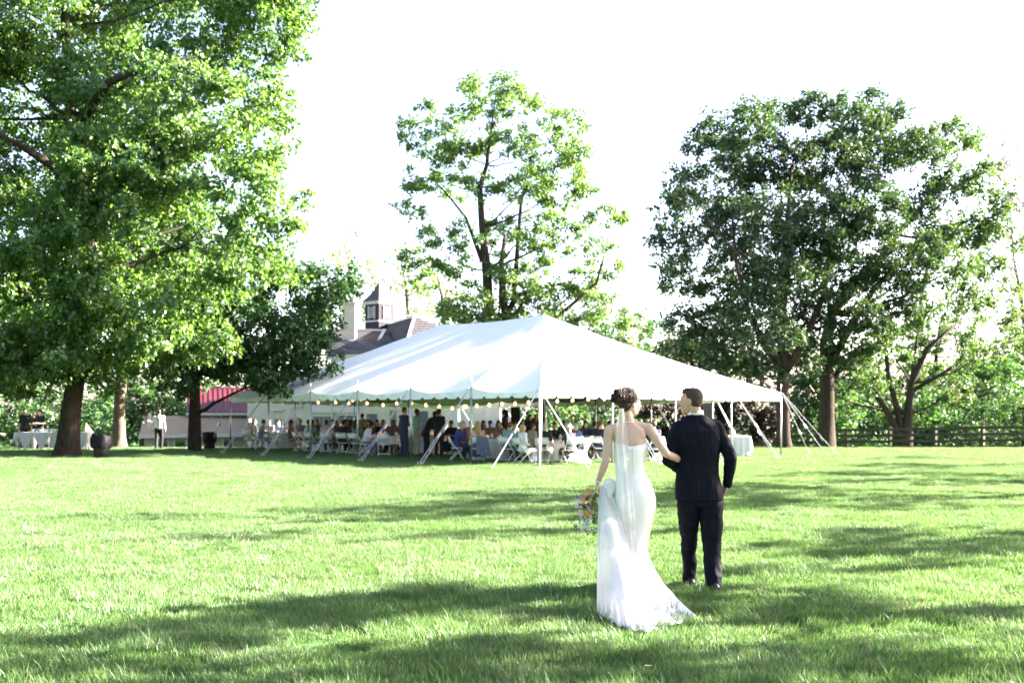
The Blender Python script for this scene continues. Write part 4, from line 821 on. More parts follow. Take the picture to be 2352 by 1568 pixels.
def hair_prims(mb, P, M, s, kind):
    mb.ell(P(0, -.025, .045), (.086 * s, .102 * s, .094 * s), 14, 9, M)
    if kind == 'short': mb.ell(P(0, -.055, -.005), (.078 * s, .055 * s, .07 * s), 10, 7, M)
    else: mb.ell(P(0, -.05, .0), (.085 * s, .07 * s, .085 * s), 10, 7, M)
    if kind == 'long':
        mb.cap(P(0, -.075, .0), P(0, -.10, -.26), .075 * s, .075 * s); mb.cap(P(.055, -.06, -.02), P(.08, -.05, -.24), .045 * s, .04 * s); mb.cap(P(-.055, -.06, -.02), P(-.08, -.05, -.24), .045 * s, .04 * s)
    if kind == 'bob':
        mb.cap(P(.06, -.03, .0), P(.075, -.02, -.09), .045 * s, .04 * s); mb.cap(P(-.06, -.03, .0), P(-.075, -.02, -.09), .045 * s, .04 * s); mb.cap(P(0, -.08, 0), P(0, -.085, -.1), .07 * s, .06 * s)
    if kind == 'bun': mb.ell(P(0, -.12, .06), (.055 * s, .05 * s, .055 * s), 10, 7, M)
    if kind == 'curly':
        rnd = random.Random(3)
        for k in range(14):
            a = rnd.uniform(0, 6.28); b = rnd.uniform(-.6, 1.2); mb.ell(P(.085 * math.cos(a) * math.cos(b), -.03 + .085 * min(0.2, math.sin(a)) * math.cos(b), .02 + .09 * math.sin(b)), (.045 * s,) * 3, 8, 6)
        mb.cap(P(0, -.09, 0), P(0, -.1, -.15), .09 * s, .08 * s)
VOX = .029
def guest(x, D, yaw, pose, top, tcol, hair, hcol, skin, label, bottom=None, lean=0.0, arms='table', s=1.0, turn=0.0, chair_label=True, glasses=False, hat=False, zoff=0.0):
    X, Y = GX(x, D), D; yaw = R(yaw); rnd = random.Random(int(x * 7 + D))
    rx = Matrix.Rotation(R(-lean), 3, 'X')
    hip = Vector((0, 0, .50 if pose == 'sit' else .93)); sh = .50 if pose == 'sit' else .49
    def U(v): return hip + rx @ (Vector(v) - Vector((0, 0, 0)))          # upper-body point relative to the hips
    shl = [U((sx * .175, 0, sh)) for sx in (-1, 1)]
    nk = U((0, .0, sh + .06)); hc = U((0, .03, sh + .205))
    fdir = Matrix.Rotation(R(turn), 3, 'Z') @ (Matrix.Rotation(R(-lean * .5), 3, 'X') @ Vector((0, 1, -.06))); up = Vector((0, 0, 1))
    b = MB(); P, M = head_prims(b, hc, fdir, up)
    b.cap(hc + Vector((0, -.02, -.05)), U((0, 0, sh + .02)), .052, .058)
    def torso(mb, g, zb=0.0):
        rings = [(0.0, .16, .11), (.12, .145, .105), (.28, .165, .115), (.40, .185, .115), (sh - .02, .16, .085), (sh + .035, .08, .06)]
        for i in range(len(rings) - 1):
            (z0, a0, b0), (z1, a1, b1) = rings[i], rings[i + 1]
            for q in range(3):
                t0 = q / 3; c = U((0, 0, z0 + (z1 - z0) * t0)); a, d = a0 + (a1 - a0) * t0 + g, b0 + (b1 - b0) * t0 + g
                mb.ell(c, (a, d, .075), 14, 7, rx)
        for q in shl: mb.ell(q, (.062 + g, .062 + g, .062 + g), 10, 7)
    torso(b, 0)
    aj = []
    for i, sx in enumerate((-1, 1)):
        if arms == 'table': el, wr = U((sx * .25, .10, sh - .27)), Vector((sx * .14, .40, hip.z + .30))
        elif arms == 'lap': el, wr = U((sx * .24, .02, sh - .28)), hip + Vector((sx * .08, .26, .12))
        elif arms == 'chin': el, wr = U((sx * .22, .22, sh - .26)), hc + Vector((sx * .04, .13, -.10))
        elif arms == 'side': el, wr = U((sx * .235, -.02, sh - .28)), U((sx * .25, .06, sh - .53))
        elif arms == 'front': el, wr = U((sx * .24, .0, sh - .28)), U((sx * .10, .26, sh - .26))
        else: el, wr = U((sx * .25, .12, sh - .24)), U((sx * .2, .36, sh - .2))
        hd = (wr - el).normalized(); aj.append((shl[i], el, wr))
        b.chain([shl[i], el, wr], [.048, .038, .028]); b.cap(wr + hd * .03, wr + hd * .10, .034, .03); 
        for q in range(4): b.cap(wr + hd * .10 + Vector((.012 * (q - 1.5), 0, 0)), wr + hd * (.165 + .01 * (q in (1, 2))) + Vector((.014 * (q - 1.5), 0, -.01)), .011, .009, 6)
        b.cap(wr + hd * .04, wr + hd * .1 + Vector((-sx * .04, 0, .01)), .013, .011, 6)
    legs = []
    for sx in (-1, 1):
        if pose == 'sit': kn, an = Vector((sx * .12, .43, .47)), Vector((sx * .12, .40 + rnd.uniform(-.06, .08), .08))
        elif pose == 'walk': kn, an = Vector((sx * .09, .12 if sx > 0 else -.02, .50)), Vector((sx * .08, .10 if sx > 0 else -.22, .09))
        else: kn, an = Vector((sx * .10, .02, .50)), Vector((sx * .11, -.01, .08))
        hp = hip + Vector((sx * .09, 0, -.02)); legs.append((hp, kn, an)); b.chain([hp, kn, an], [.082, .056, .04]); b.cap(an + Vector((0, -.04, -.035)), an + Vector((0, .13, -.045)), .04, .035)
    body = link(remesh(b, VOX, 2, 'person'), 'person', skin); body.location = (X, Y, ground_z(Y) + zoff); body.rotation_euler = (0, 0, yaw); body.scale = (s, s, s)
    setp(body, label=label, category='person', group='guests and staff')
    tm = tcol if not isinstance(tcol, tuple) else cmat(tcol); bc = bottom if bottom else (.02, .02, .03); bm_ = bc if not isinstance(bc, tuple) else cmat(bc)
    g = MB(); torso(g, .022)
    sleeve = {'jacket': 1.0, 'shirt': 1.0, 'polo': .45, 'blouse': .8, 'tee': .5, 'dress': .35, 'strapless': 0}[top]
    if top == 'strapless':
        g = MB()
        for z, a, d in ((0, .18, .13), (.06, .175, .128), (.12, .165, .125), (.18, .17, .128), (.24, .178, .132), (.30, .183, .135), (.34, .185, .133)): g.ell(U((0, 0, z)), (a, d, .06), 14, 7, rx)
    else:
        for q0, q1, q2 in aj:
            rr = .066 if top == 'jacket' else .058
            if sleeve >= .8: g.chain([q0, q1, q1.lerp(q2, (sleeve - .5) / .5 * .95)], [rr, rr * .86, rr * .72])
            else: g.cap(q0, q0.lerp(q1, sleeve * 2 * .8), rr, rr * .95)
    if top == 'jacket':
        for sx in (-1, 1): g.cap(U((sx * .08, 0, .02)), U((sx * .08, 0, -.10)) if pose != 'sit' else U((sx * .08, -.02, -.06)), .12, .12)
    if top in ('dress', 'strapless'):
        for hp, kn, an in legs: g.chain([hp, kn, kn.lerp(an, .55)], [.115, .10, .085])
        g.cap((legs[0][0] + legs[1][0]) / 2, (legs[0][1] + legs[1][1]) / 2, .12, .09)
        g.cap((legs[0][1] + legs[1][1]) / 2, (legs[0][2] + legs[1][2]) / 2 * .6 + (legs[0][1] + legs[1][1]) / 2 * .4, .09, .09)
    link(remesh(g, VOX, 2, 'garment'), {'jacket': 'suit_jacket', 'shirt': 'shirt', 'polo': 'polo_shirt', 'blouse': 'blouse', 'tee': 'tee_shirt', 'dress': 'dress', 'strapless': 'dress'}[top], tm, body, False)
    if top not in ('dress', 'strapless'):
        g = MB(); g.ell(hip + Vector((0, 0, .02)), (.182, .13, .12), 14, 8)
        for hp, kn, an in legs: g.chain([hp, kn, an + Vector((0, 0, .02))], [.104, .078, .062])
        link(remesh(g, VOX, 2, 'trousers'), 'trousers', bm_, body, False)
    g = MB()
    for hp, kn, an in legs: g.cap(an + Vector((0, -.045, -.03)), an + Vector((0, .14, -.042)), .048, .042)
    g.build('shoes', cmat((.03, .025, .025)), body, True, False)
    if hair != 'bald':
        hm = MB(); hair_prims(hm, P, M, 1.0, hair); link(remesh(hm, .019, 1, 'hair'), 'hair', material('hair_' + hcol, HAIRC[hcol], .55, .35, 60, .6, 90, stretch=(1, 1, .3)), body, False)
    if hat:
        h = MB(); c = P(0, -.02, .075); h.lathe([(.175, -.03), (.185, -.02), (.12, .005), (.104, .02), (.098, .09), (.07, .112), (.01, .115)], 20, c); h.build('sun_hat', material('straw', (.55, .48, .40), .9, .15, 40, .5, 60), body, True, False)
    if glasses:
        gl = MB(); 
        for sx in (-1, 1): gl.tube([P(sx * .034 + .022 * math.cos(a), .098, .012 + .018 * math.sin(a)) for a in [k * math.pi / 4 for k in range(9)]], .003, 5)
        gl.build('eyeglasses', BLACK, body, False, False)
    if pose == 'sit' and chair_label:
        fw = Vector((-math.sin(yaw), math.cos(yaw), 0)); chair(X - fw.x * -.02, Y - fw.y * -.02, yaw, 'white folding chair holding the ' + chair_label if isinstance(chair_label, str) else 'white folding chair under ' + label)
    return body
NAVY = (.015, .022, .06); BLK = (.012, .012, .015); BLUE = (.025, .045, .17)
guest(1049, 35.2, -80, 'sit', 'jacket', BLUE, 'short', 'grey', SKINL, 'man in a blue suit seated facing right, hand raised to his chin', arms='chin', lean=10, bottom=NAVY, chair_label='man in blue suit raising his hand')
guest(1066, 36.7, 165, 'sit', 'shirt', (.45, .16, .07), 'short', 'grey', SKINL, 'grey haired man in glasses and orange patterned shirt facing the camera', glasses=True, lean=8, chair_label='man in orange shirt and glasses')
guest(1097, 34.5, 5, 'sit', 'strapless', (.09, .11, .15), 'long', 'blond', SKINL, 'woman with bare back and long fair hair seated away from camera', chair_label='woman with a bare back')
guest(1110, 38.4, 180, 'sit', 'dress', BLK, 'long', 'dark', SKIND, 'woman with long dark hair in black across the table from bare backed woman', chair_label='long haired woman in black')
guest(1126, 38.0, 170, 'sit', 'tee', (.35, .2, .15), 'short', 'dark', SKINM, 'dark haired man in rust tee at the table below the singer', chair_label='man in rust tee')
guest(1165, 34.2, -35, 'sit', 'shirt', (.22, .36, .36), 'short', 'auburn', SKINL, 'person in pale teal shirt with short auburn hair seated by front table', lean=14, bottom=(.06, .08, .1), chair_label='person in pale teal shirt')
guest(1200, 33.0, -62, 'sit', 'blouse', (.72, .70, .72), 'bob', 'blond', SKINL, 'blonde woman in white cardigan seated beside the tent corner pole', arms='lap', bottom=(.55, .55, .6), s=.94, chair_label='blonde woman in white cardigan')
guest(1222, 35.4, -60, 'sit', 'shirt', (.5, .46, .36), 'short', 'brown', SKINM, 'person in beige shirt behind the blonde woman in white', chair_label='person in beige shirt', s=.95)
guest(1249, 33.2, -18, 'sit', 'polo', BLK, 'short', 'grey', SKINL, 'man in black polo seated right behind the corner pole', bottom=(.3, .27, .22), lean=10, chair_label='man in black polo', s=.97)
guest(1274, 35.7, 160, 'sit', 'shirt', BLK, 'short', 'dark', SKINM, 'dark haired man in black shirt facing camera across the front table', chair_label='man in black shirt facing camera', s=.97)
guest(1309, 33.0, 22, 'sit', 'dress', FLORAL, 'bob', 'grey', SKINL, 'woman in straw sun hat and dark floral dress at the front table', hat=True, lean=10, s=.93, chair_label='woman in the sun hat')
guest(1323, 35.6, 150, 'sit', 'tee', BLK, 'short', 'dark', SKINM, 'dark haired man in black tee behind the sun hat', chair_label='man in black tee')
guest(1339, 34.1, 75, 'sit', 'polo', (.035, .09, .21), 'short', 'grey', SKINL, 'grey haired man in blue polo leaning over the front table', lean=20, bottom=(.5, .42, .33), chair_label='man in blue polo')
guest(1345, 37.2, 170, 'sit', 'shirt', (.05, .06, .09), 'bob', 'brown', SKINL, 'brown haired woman seated beyond the man in blue polo', chair_label='brown haired woman')
guest(1365, 36.4, -20, 'sit', 'shirt', (.04, .07, .14), 'short', 'dark', SKINM, 'man in slate blue shirt left of the young man in navy', chair_label='man in slate blue shirt')
guest(1379, 35.0, -40, 'sit', 'jacket', NAVY, 'short', 'brown', SKINL, 'young man in navy jacket seated left of the bride', turn=-30, bottom=(.08, .08, .1), chair_label='young man in navy jacket')
guest(1502, 34.0, 20, 'sit', 'jacket', NAVY, 'short', 'brown', SKINL, 'guest in navy jacket seated in the gap between bride and groom', chair_label='guest between bride and groom')
guest(928, 37.7, -50, 'stand', 'jacket', NAVY, 'short', 'brown', SKINL, 'tall man in navy suit standing at the tent opening, drink in hand', arms='front', bottom=NAVY, s=1.03)
guest(957, 39.0, -60, 'stand', 'shirt', (.22, .40, .42), 'short', 'dark', SKIND, 'bearded man in aqua shirt and sand trousers standing by a tent pole', arms='front', bottom=(.36, .32, .25))
guest(979, 38.4, -65, 'stand', 'jacket', BLK, 'short', 'dark', SKINM, 'man in black suit bending forward over a table', lean=28, arms='front', bottom=BLK)
guest(1008, 37.9, -25, 'stand', 'jacket', BLK, 'short', 'dark', SKINM, 'man in black suit standing upright, back to the camera', arms='front', bottom=BLK)
guest(832, 44.0, 0, 'stand', 'dress', (.40, .29, .16), 'bun', 'dark', SKINM, 'woman in tan dress with hair up standing behind a pole', s=.9)
guest(836, 39.4, -70, 'sit', 'shirt', (.70, .66, .70), 'short', 'dark', SKIND, 'man in white shirt reaching forward across a table', lean=22, bottom=(.12, .13, .22), chair_label='man in white shirt reaching forward')
guest(818, 40.4, -40, 'sit', 'dress', (.10, .17, .14), 'curly', 'dark', SKIND, 'woman in deep green dress beside the man in white shirt', chair_label='woman in deep green dress')
guest(848, 41.6, 180, 'sit', 'dress', (.12, .06, .06), 'long', 'dark', SKINM, 'long haired woman in wine dress facing camera', chair_label='woman in wine dress')
guest(866, 42.2, 175, 'sit', 'dress', BLK, 'long', 'dark', SKINM, 'woman with straight dark hair, second from the man reaching forward', chair_label='woman with straight dark hair')
guest(880, 43.2, 185, 'sit', 'tee', (.10, .14, .20), 'bob', 'dark', SKINM, 'woman in grey blue tee with dark bob at the far side of the table', chair_label='woman with dark bob')
guest(904, 41.7, 180, 'sit', 'dress', (.2, .12, .12), 'long', 'dark', SKIND, 'woman with long loose dark hair just left of the tall man in navy', chair_label='woman with long loose hair')
guest(750, 41.6, 0, 'sit', 'shirt', (.52, .42, .40), 'short', 'dark', SKINM, 'man in pale pink shirt with his back to the camera', bottom=(.05, .05, .08), chair_label='man in pale pink shirt')
guest(772, 42.4, 20, 'sit', 'dress', (.16, .18, .26), 'long', 'auburn', SKINL, 'woman with long auburn hair beside the pink shirt', chair_label='woman with long auburn hair')
guest(789, 41.0, -15, 'sit', 'shirt', BLK, 'short', 'dark', SKINM, 'man in black shirt with his back to camera near the strap', chair_label='man in black shirt by the strap')
guest(805, 42.2, 0, 'sit', 'dress', BLK, 'curly', 'dark', SKIND, 'woman in black with big curly dark hair', chair_label='woman with curly hair in black')
guest(716, 42.6, -30, 'sit', 'dress', (.16, .24, .20), 'curly', 'dark', SKIND, 'woman in sage green dress seated by the left pole', chair_label='woman in sage green dress')
guest(703, 44.2, -80, 'sit', 'shirt', (.50, .54, .66), 'short', 'dark', SKINM, 'man in white and blue print shirt turned to the right', lean=8, chair_label='man in print shirt')
guest(573, 46.6, -25, 'sit', 'blouse', (.45, .40, .34), 'bob', 'white', SKINL, 'white haired woman in beige blouse at the left end of the tent', bottom=(.4, .36, .3), chair_label='white haired woman')
guest(584, 47.4, -60, 'sit', 'dress', BLK, 'long', 'dark', SKIND, 'dark haired woman between white haired woman and man in light blue', chair_label='dark haired woman at the left end')
guest(598, 45.8, -75, 'sit', 'shirt', (.20, .25, .42), 'short', 'brown', SKINL, 'man in light blue shirt at the left end table', lean=10, bottom=(.3, .27, .24), chair_label='man in light blue shirt')
guest(619, 48.6, 170, 'sit', 'shirt', (.3, .3, .32), 'short', 'dark', SKINM, 'man in grey shirt on the far side of the left end table', chair_label='man in grey shirt')
guest(1217, 41.0, 175, 'stand', 'dress', (.05, .03, .05), 'long', 'dark', SKINM, 'woman in dark dress with long hair standing left of corner pole', s=.88)
guest(1231, 42.0, 185, 'stand', 'dress', (.08, .05, .05), 'long', 'brown', SKINL, 'woman in brown dress standing close to the corner pole', s=.88)
guest(1160, 44.0, 85, 'stand', 'jacket', BLK, 'curly', 'dark', SKIND, 'singer in black jacket at a microphone stand', arms='front')
guest(58, 46.2, -160, 'stand', 'tee', BLK, 'short', 'dark', SKINM, 'left bartender in black tee behind the cloth covered bar', arms='side', bottom=BLK, s=1.02)
guest(92, 46.0, 165, 'stand', 'tee', BLK, 'bun', 'dark', SKINL, 'right bartender in black tee with folded hands behind the bar', arms='front', bottom=BLK)
guest(79, 47.0, 150, 'stand', 'tee', BLK, 'bun', 'brown', SKINL, 'bartender half hidden between the other two reaching sideways', arms='reach', bottom=BLK, s=.92)
guest(365, 46.0, 8, 'walk', 'shirt', (.74, .74, .76), 'short', 'dark', SKINM, 'man in white shirt and black trousers walking away across the lawn', arms='side', bottom=BLK)
for a in [(640, 49.5, 175, 'tee', (.12, .2, .3), 'short', 'brown', SKINL, 'man in dusty blue tee on the far side left of the garage doors', 'man in dusty blue tee'), (668, 46.4, -90, 'dress', (.3, .12, .14), 'bob', 'dark', SKINM, 'woman in dusky rose dress facing right near the hood ledges', 'woman in dusky rose dress'), (690, 47.6, 180, 'shirt', (.16, .16, .18), 'short', 'dark', SKIND, 'man in charcoal shirt facing camera behind the print shirt', 'man in charcoal shirt'), (728, 46.5, 170, 'dress', (.08, .09, .2), 'long', 'brown', SKINL, 'brown haired woman in indigo dress behind the sage green dress', 'woman in indigo dress'), (764, 46.0, 185, 'shirt', (.5, .5, .52), 'short', 'dark', SKINM, 'man in pale grey shirt facing camera across from the pink shirt', 'man in pale grey shirt'), (795, 46.4, 175, 'dress', (.25, .1, .06), 'curly', 'dark', SKIND, 'woman in russet dress facing camera behind the curly haired woman', 'woman in russet dress'), (921, 43.0, 180, 'tee', (.05, .05, .06), 'short', 'dark', SKINM, 'man in dark tee seated behind the tall man in navy', 'man in dark tee'), (1036, 39.4, 160, 'dress', (.02, .02, .03), 'bun', 'dark', SKINM, 'dark haired woman seated left of the man in blue suit', 'dark haired woman beside the blue suit'), (1082, 40.4, 180, 'shirt', (.3, .24, .2), 'short', 'brown', SKINL, 'man in tan shirt facing camera beyond the glasses wearer', 'man in tan shirt'), (1145, 39.0, 190, 'dress', (.3, .2, .2), 'long', 'brown', SKINL, 'woman in pale mauve dress facing camera below the microphone', 'woman in pale mauve dress'), (1180, 37.0, -90, 'shirt', (.06, .07, .1), 'short', 'dark', SKINM, 'man in ink blue shirt turned right behind the blonde woman', 'man in ink blue shirt'), (1296, 37.6, 180, 'dress', (.05, .03, .04), 'long', 'dark', SKINM, 'long haired woman in black facing camera behind the front table', 'long haired woman behind the front table'), (1400, 37.8, 170, 'tee', (.04, .05, .08), 'short', 'dark', SKIND, 'man in dark blue tee facing camera beside the bride shoulder', 'man in dark blue tee')]:
    guest(a[0], a[1], a[2], 'sit', a[3], a[4], a[5], a[6], a[7], a[8], chair_label=a[9])
# tables
for i, (x, D, wh, lb) in enumerate([(1287, 34.4, 'the table of the woman in the sun hat', 'round dining table nearest the tent corner'), (1130, 36.4, 'the table below the singer', 'round dining table between blue suit and teal shirt'), (1418, 36.6, 'the table hidden behind the bride', 'round dining table behind the bride'),
        (884, 40.4, 'the table of the man reaching forward', 'round dining table left of the standing men'), (762, 43.6, 'the table of the pink shirted man', 'round dining table among the back row of guests'), (652, 47.0, 'the left end table', 'round dining table at the left end of the tent'), (985, 41.6, 'the table under the bending man', 'round dining table behind the men in black suits')]):
    round_table(GX(x, D), D, lb, 'white cloth on ' + wh, seed=i, drop=.66 if i != 3 else .30); settings(GX(x, D), D, wh, i + 1, 5 if i < 5 else 3)
for x, D, yw, lb in [(882, 38.8, 0, 'empty white folding chair pulled up to the table left of the standing men'), (1333, 32.5, 40, 'empty white folding chair with a bag, in front of the man in blue polo'), (1004, 39.6, 20, 'empty white folding chair behind the men in black suits'), (632, 45.4, -10, 'empty white folding chair beside the left pole'), (1520, 34.6, -30, 'empty white folding chair left of the groom elbow'), (690, 43.0, -60, 'empty white folding chair in front of the print shirt')]:
    chair(GX(x, D), D, R(yw), lb)
def handbag():
    X, Y = GX(1333, 32.5), 32.55; b = empty('handbag', (X, Y, .45), 'white and dark print bag on the empty folding chair', 'bag'); m = MB(); m.ell((X, Y, .55), (.15, .07, .12), 14, 8); m.build('bag_body', FLORAL, b, True)
    MB().tube([(X - .1, Y, .62), (X - .06, Y, .76), (X + .06, Y, .76), (X + .1, Y, .62)], .01, 6).build('handle', WHITE, b, True)
handbag()
def jacket_on_chair():
    X, Y = GX(1107, 34.2), 34.2; V = []; n = 14
    for i in range(n + 1):
        for j in range(n + 1):
            a, q = i / n - .5, j / n; V.append((X + a * (.36 + .1 * q) + .06 * q, Y + .03 * math.sin(a * 22) * q - .05 - .04 * q, .84 - .62 * q - .05 * math.cos(a * 9) * q))
    o = link(npmesh('denim_jacket', V, [(i * (n + 1) + j, (i + 1) * (n + 1) + j, (i + 1) * (n + 1) + j + 1, i * (n + 1) + j + 1) for i in range(n) for j in range(n)], True), 'denim_jacket', cmat((.13, .15, .2)))
    md = o.modifiers.new('thickness', 'SOLIDIFY'); md.thickness = .015; setp(o, label='grey blue denim jacket hung over the chair of the bare backed woman', category='jacket')
jacket_on_chair()
# bar on the left, side table on the right
bx0, bx1 = GX(40, 44), GX(203, 44)
long_table(bx0, bx0 + 1.5, 43.7, 44.45, .80, 'left bar table with swagged white cloth beside the thick trunk', 'white cloth swagged over the left bar table', .7, .75)
long_table(bx0 + 1.56, bx1, 43.75, 44.5, .81, 'right bar table half hidden by the thick trunk', 'white cloth on the bar table half hidden by the trunk', .74, .2)
rndb = random.Random(4)
for k in range(22):
    xx = bx0 + .5 + rndb.random() * 1.9; o = MB().lathe([(.03, 0), (.04, .01), (.045, .13), (.04, .13)], 10).build('drinking_glass', GLASSC, None, True); o.location = (xx, 43.9 + rndb.random() * .4, .82); setp(o, label='clear glass standing on the bar tables', category='glass', group='glasses on the bar')
long_table(GX(1640, 38.6), GX(1722, 38.6), 38.5, 39.3, .76, 'folding table at the right end of the tent beside the groom', 'white cloth hanging to the grass on the table right of the groom', .72, .25)
o = MB().add([(GX(190, 46), 46, 0), (GX(208, 46), 46, 0), (GX(205, 46), 46.3, .8), (GX(191, 46), 46.3, 1.15), (GX(190, 46), 46.04, 0), (GX(208, 46), 46.04, 0), (GX(205, 46), 46.34, .8), (GX(191, 46), 46.34, 1.15)], [(0, 1, 2, 3), (7, 6, 5, 4), (0, 4, 5, 1), (1, 5, 6, 2), (2, 6, 7, 3), (3, 7, 4, 0)]).build('leaning_board', material('peach_board', (.65, .36, .25), .7, .05)); setp(o, label='peach coloured board leaning behind the bar right of the trunk', category='board')
# bins
def bin_(x, D, label, s=1.0):
    X, gz = GX(x, D), ground_z(D); t = empty('rubbish_bin', (X, D, gz), label, 'bin', 'black bins under the trees')
    MB().lathe([(.23 * s, 0), (.24 * s, .02), (.29 * s, .62 * s), (.29 * s, .66 * s)], 20, (X, D, gz)).build('bin_body', BLACK, t, True)
    m = MB(); n = 28; rnd = random.Random(x); V = []; lv = [(.31, .36), (.34, .48), (.34, .64), (.33, .76), (.31, .86), (.24, .78)]
    for r, z in lv:
        for k in range(n): a = 2 * math.pi * k / n; rr = r * s * (1 + .22 * noise.noise(Vector((math.cos(a) * 3, math.sin(a) * 3, z * 6 + x)))); V.append((X + rr * math.cos(a), D + rr * math.sin(a), gz + z * s + .05 * noise.noise(Vector((math.cos(a) * 2, math.sin(a) * 2, x + z)))))
    m.add(V, [(i * n + k, i * n + (k + 1) % n, (i + 1) * n + (k + 1) % n, (i + 1) * n + k) for i in range(len(lv) - 1) for k in range(n)]); m.build('bin_liner', material('black_liner', (.008, .008, .009), .55, .3, 8, .8, 14, spec=.15), t, True)
bin_(233, 37.3, 'black lined rubbish bin right of the thick trunk', 1.02); bin_(481, 46, 'black lined rubbish bin beside the maple trunk near the tent', .92)
# loudspeakers and microphone
def speaker(x, D, ztop, label, h=.62):
    X, gz = GX(x, D), ground_z(D); t = empty('loudspeaker', (X, D, gz), label, 'loudspeaker'); z0 = ztop - h
    m = MB(); m.add([(X - .2, D - .18, z0), (X + .2, D - .18, z0), (X + .14, D + .2, z0), (X - .14, D + .2, z0), (X - .2, D - .18, ztop), (X + .2, D - .18, ztop), (X + .14, D + .2, ztop), (X - .14, D + .2, ztop)], [(0, 3, 2, 1), (4, 5, 6, 7), (0, 1, 5, 4), (1, 2, 6, 5), (2, 3, 7, 6), (3, 0, 4, 7)]); m.build('cabinet', BLACK, t)
    MB().tube([(X, D, gz + .1), (X, D, z0)], .02, 8).build('pole', BLACK, t)
    for k in range(3): a = R(90 + 120 * k); MB().tube([(X, D, gz + .55), (X + .5 * math.cos(a), D + .5 * math.sin(a), gz)], .014, 6).build('leg', BLACK, t)
speaker(1624, 46, 2.02, 'black loudspeaker on a stand behind the groom'); speaker(1184, 45.5, 1.85, 'black loudspeaker behind the singer', .9)
mx, my = GX(1138, 43.6), 43.6; ms = empty('microphone_stand', (mx, my, 0), 'boom microphone stand in front of the singer', 'microphone stand')
MB().tube([(mx, my, 0), (mx, my, 1.05)], .015, 6).build('pole', BLACK, ms); MB().tube([(mx - .3, my, .85), (mx + .38, my, 1.48)], .012, 6).build('boom_arm', BLACK, ms); MB().cap((mx + .38, my, 1.48), (mx + .46, my, 1.53), .02, .03).build('microphone', BLACK, ms, True)
for k in range(3): a = R(30 + 120 * k); MB().tube([(mx, my, .12), (mx + .3 * math.cos(a), my + .3 * math.sin(a), 0)], .012, 6).build('leg', BLACK, ms)
# string lights along the inside of the eaves
BULB = emit_mat('warm_bulb', (1.0, .55, .24), .35)
def eave_D(x):     # depth of the eave line of the tent at picture column x
    k = (x - 1176) / F
    if x < 1240: d = (TC.x - k * TC.y) / (k * TU.y - TU.x); return TC.y + TU.y * d
    d = (TC.x - k * TC.y) / (k * TV.y - TV.x); return TC.y + TV.y * d
def string(label, pts, off):
    s = empty('string_light', WP(pts[0][0], pts[0][1], eave_D(pts[0][0]) + off), label, 'string light'); W = [WP(x, y - 7, eave_D(x) + off) for x, y in pts]; path = []
    for a, b in zip(W[:-1], W[1:]): path += [a, a.lerp(b, .5) - Vector((0, 0, .03))]
    MB().tube(path + [W[-1]], .008, 5).build('cable', BLACK, s)
    for p in W:
        bb = MB().lathe([(.012, -.01), (.022, -.04), (.046, -.075), (.05, -.10), (.04, -.13), (.015, -.15)], 10, p).build('bulb', BULB, s, True)
        MB().tube([p + Vector((0, 0, .01)), p - Vector((0, 0, .035))], .018, 8).build('socket', BLACK, bb)
string('string of warm bulbs along the left part of the front eave', [(605, 921), (649, 918), (687, 917), (731, 925), (771, 925), (771 + 30, 927)], 1.2)
string('string of warm bulbs along the middle of the front eave', [(810, 920), (829, 918), (843, 927), (880, 931), (911, 927), (945, 927), (978, 931), (1009, 934), (1039, 938), (1066, 934), (1071, 934)], 1.2)
string('string of warm bulbs ending at the tent corner pole', [(1095, 932), (1124, 930), (1153, 928), (1183, 927), (1214, 924)], 1.2)
string('string of warm bulbs along the right end of the tent', [(1280, 921), (1315, 919), (1351, 917), (1388, 916), (1450, 914), (1504, 910), (1545, 908)], .9)
# ------------------------------------------------------------------ bride and groom
def hand(mb, wrist, d, side, nrm, curl=.5, s=1.0):
    """palm, four unequal fingers and a thumb; d = along the hand, side = towards the thumb, nrm = out of the palm"""
    d, side, nrm = d.normalized(), side.normalized(), nrm.normalized()
    for q in (-1.2, -.4, .4, 1.2): mb.cap(wrist + side * q * .012 * s, wrist + d * .085 * s + side * q * .017 * s, .014 * s, .013 * s, 8)
    for q, L in ((1.4, .072), (.5, .082), (-.45, .076), (-1.4, .06)):
        p = wrist + d * .09 * s + side * q * .0175 * s; a = d.copy(); r = .0088 * s
        for k, f in enumerate((.45, .32, .25)):
            a = (a * math.cos(curl * .9) + nrm * math.sin(curl * .9)).normalized() if k or curl > .6 else a
            e = p + a * L * f * s * 1.05; mb.cap(p, e, r, r * .9, 8); p = e; r *= .92
            t = a; nrm2 = (nrm - t * nrm.dot(t)); nrm = nrm2.normalized() if nrm2.length > .1 else nrm
    b = wrist + d * .03 * s + side * .028 * s; e = b + (d * .6 + side * .7 + nrm * .3) * .045 * s; mb.cap(b, e, .013 * s, .011 * s, 8); mb.cap(e, e + (d * .9 + nrm * .4) * .03 * s, .0105 * s, .009 * s, 8)
VX = Vector
GB = 9.65      # depth of the groom
def g(x, y, dy=0.0): return WP(x, y, GB + dy)
SUIT = material('black_suit_wool', (.005, .006, .012), .8, .25, 30, .5, 9, spec=.1, stretch=(1, 1, .5))
SUITT = material('black_trouser_wool', (.005, .006, .012), .75, .25, 30, .6, 6, spec=.1, stretch=(1.6, 1.6, .5))
SKING = material('skin_groom', (.52, .31, .22), .5, .08, 14, .1, 60, spec=.35); SKINB = material('skin_bride', (.60, .38, .28), .45, .06, 10, .05, 60, spec=.4)
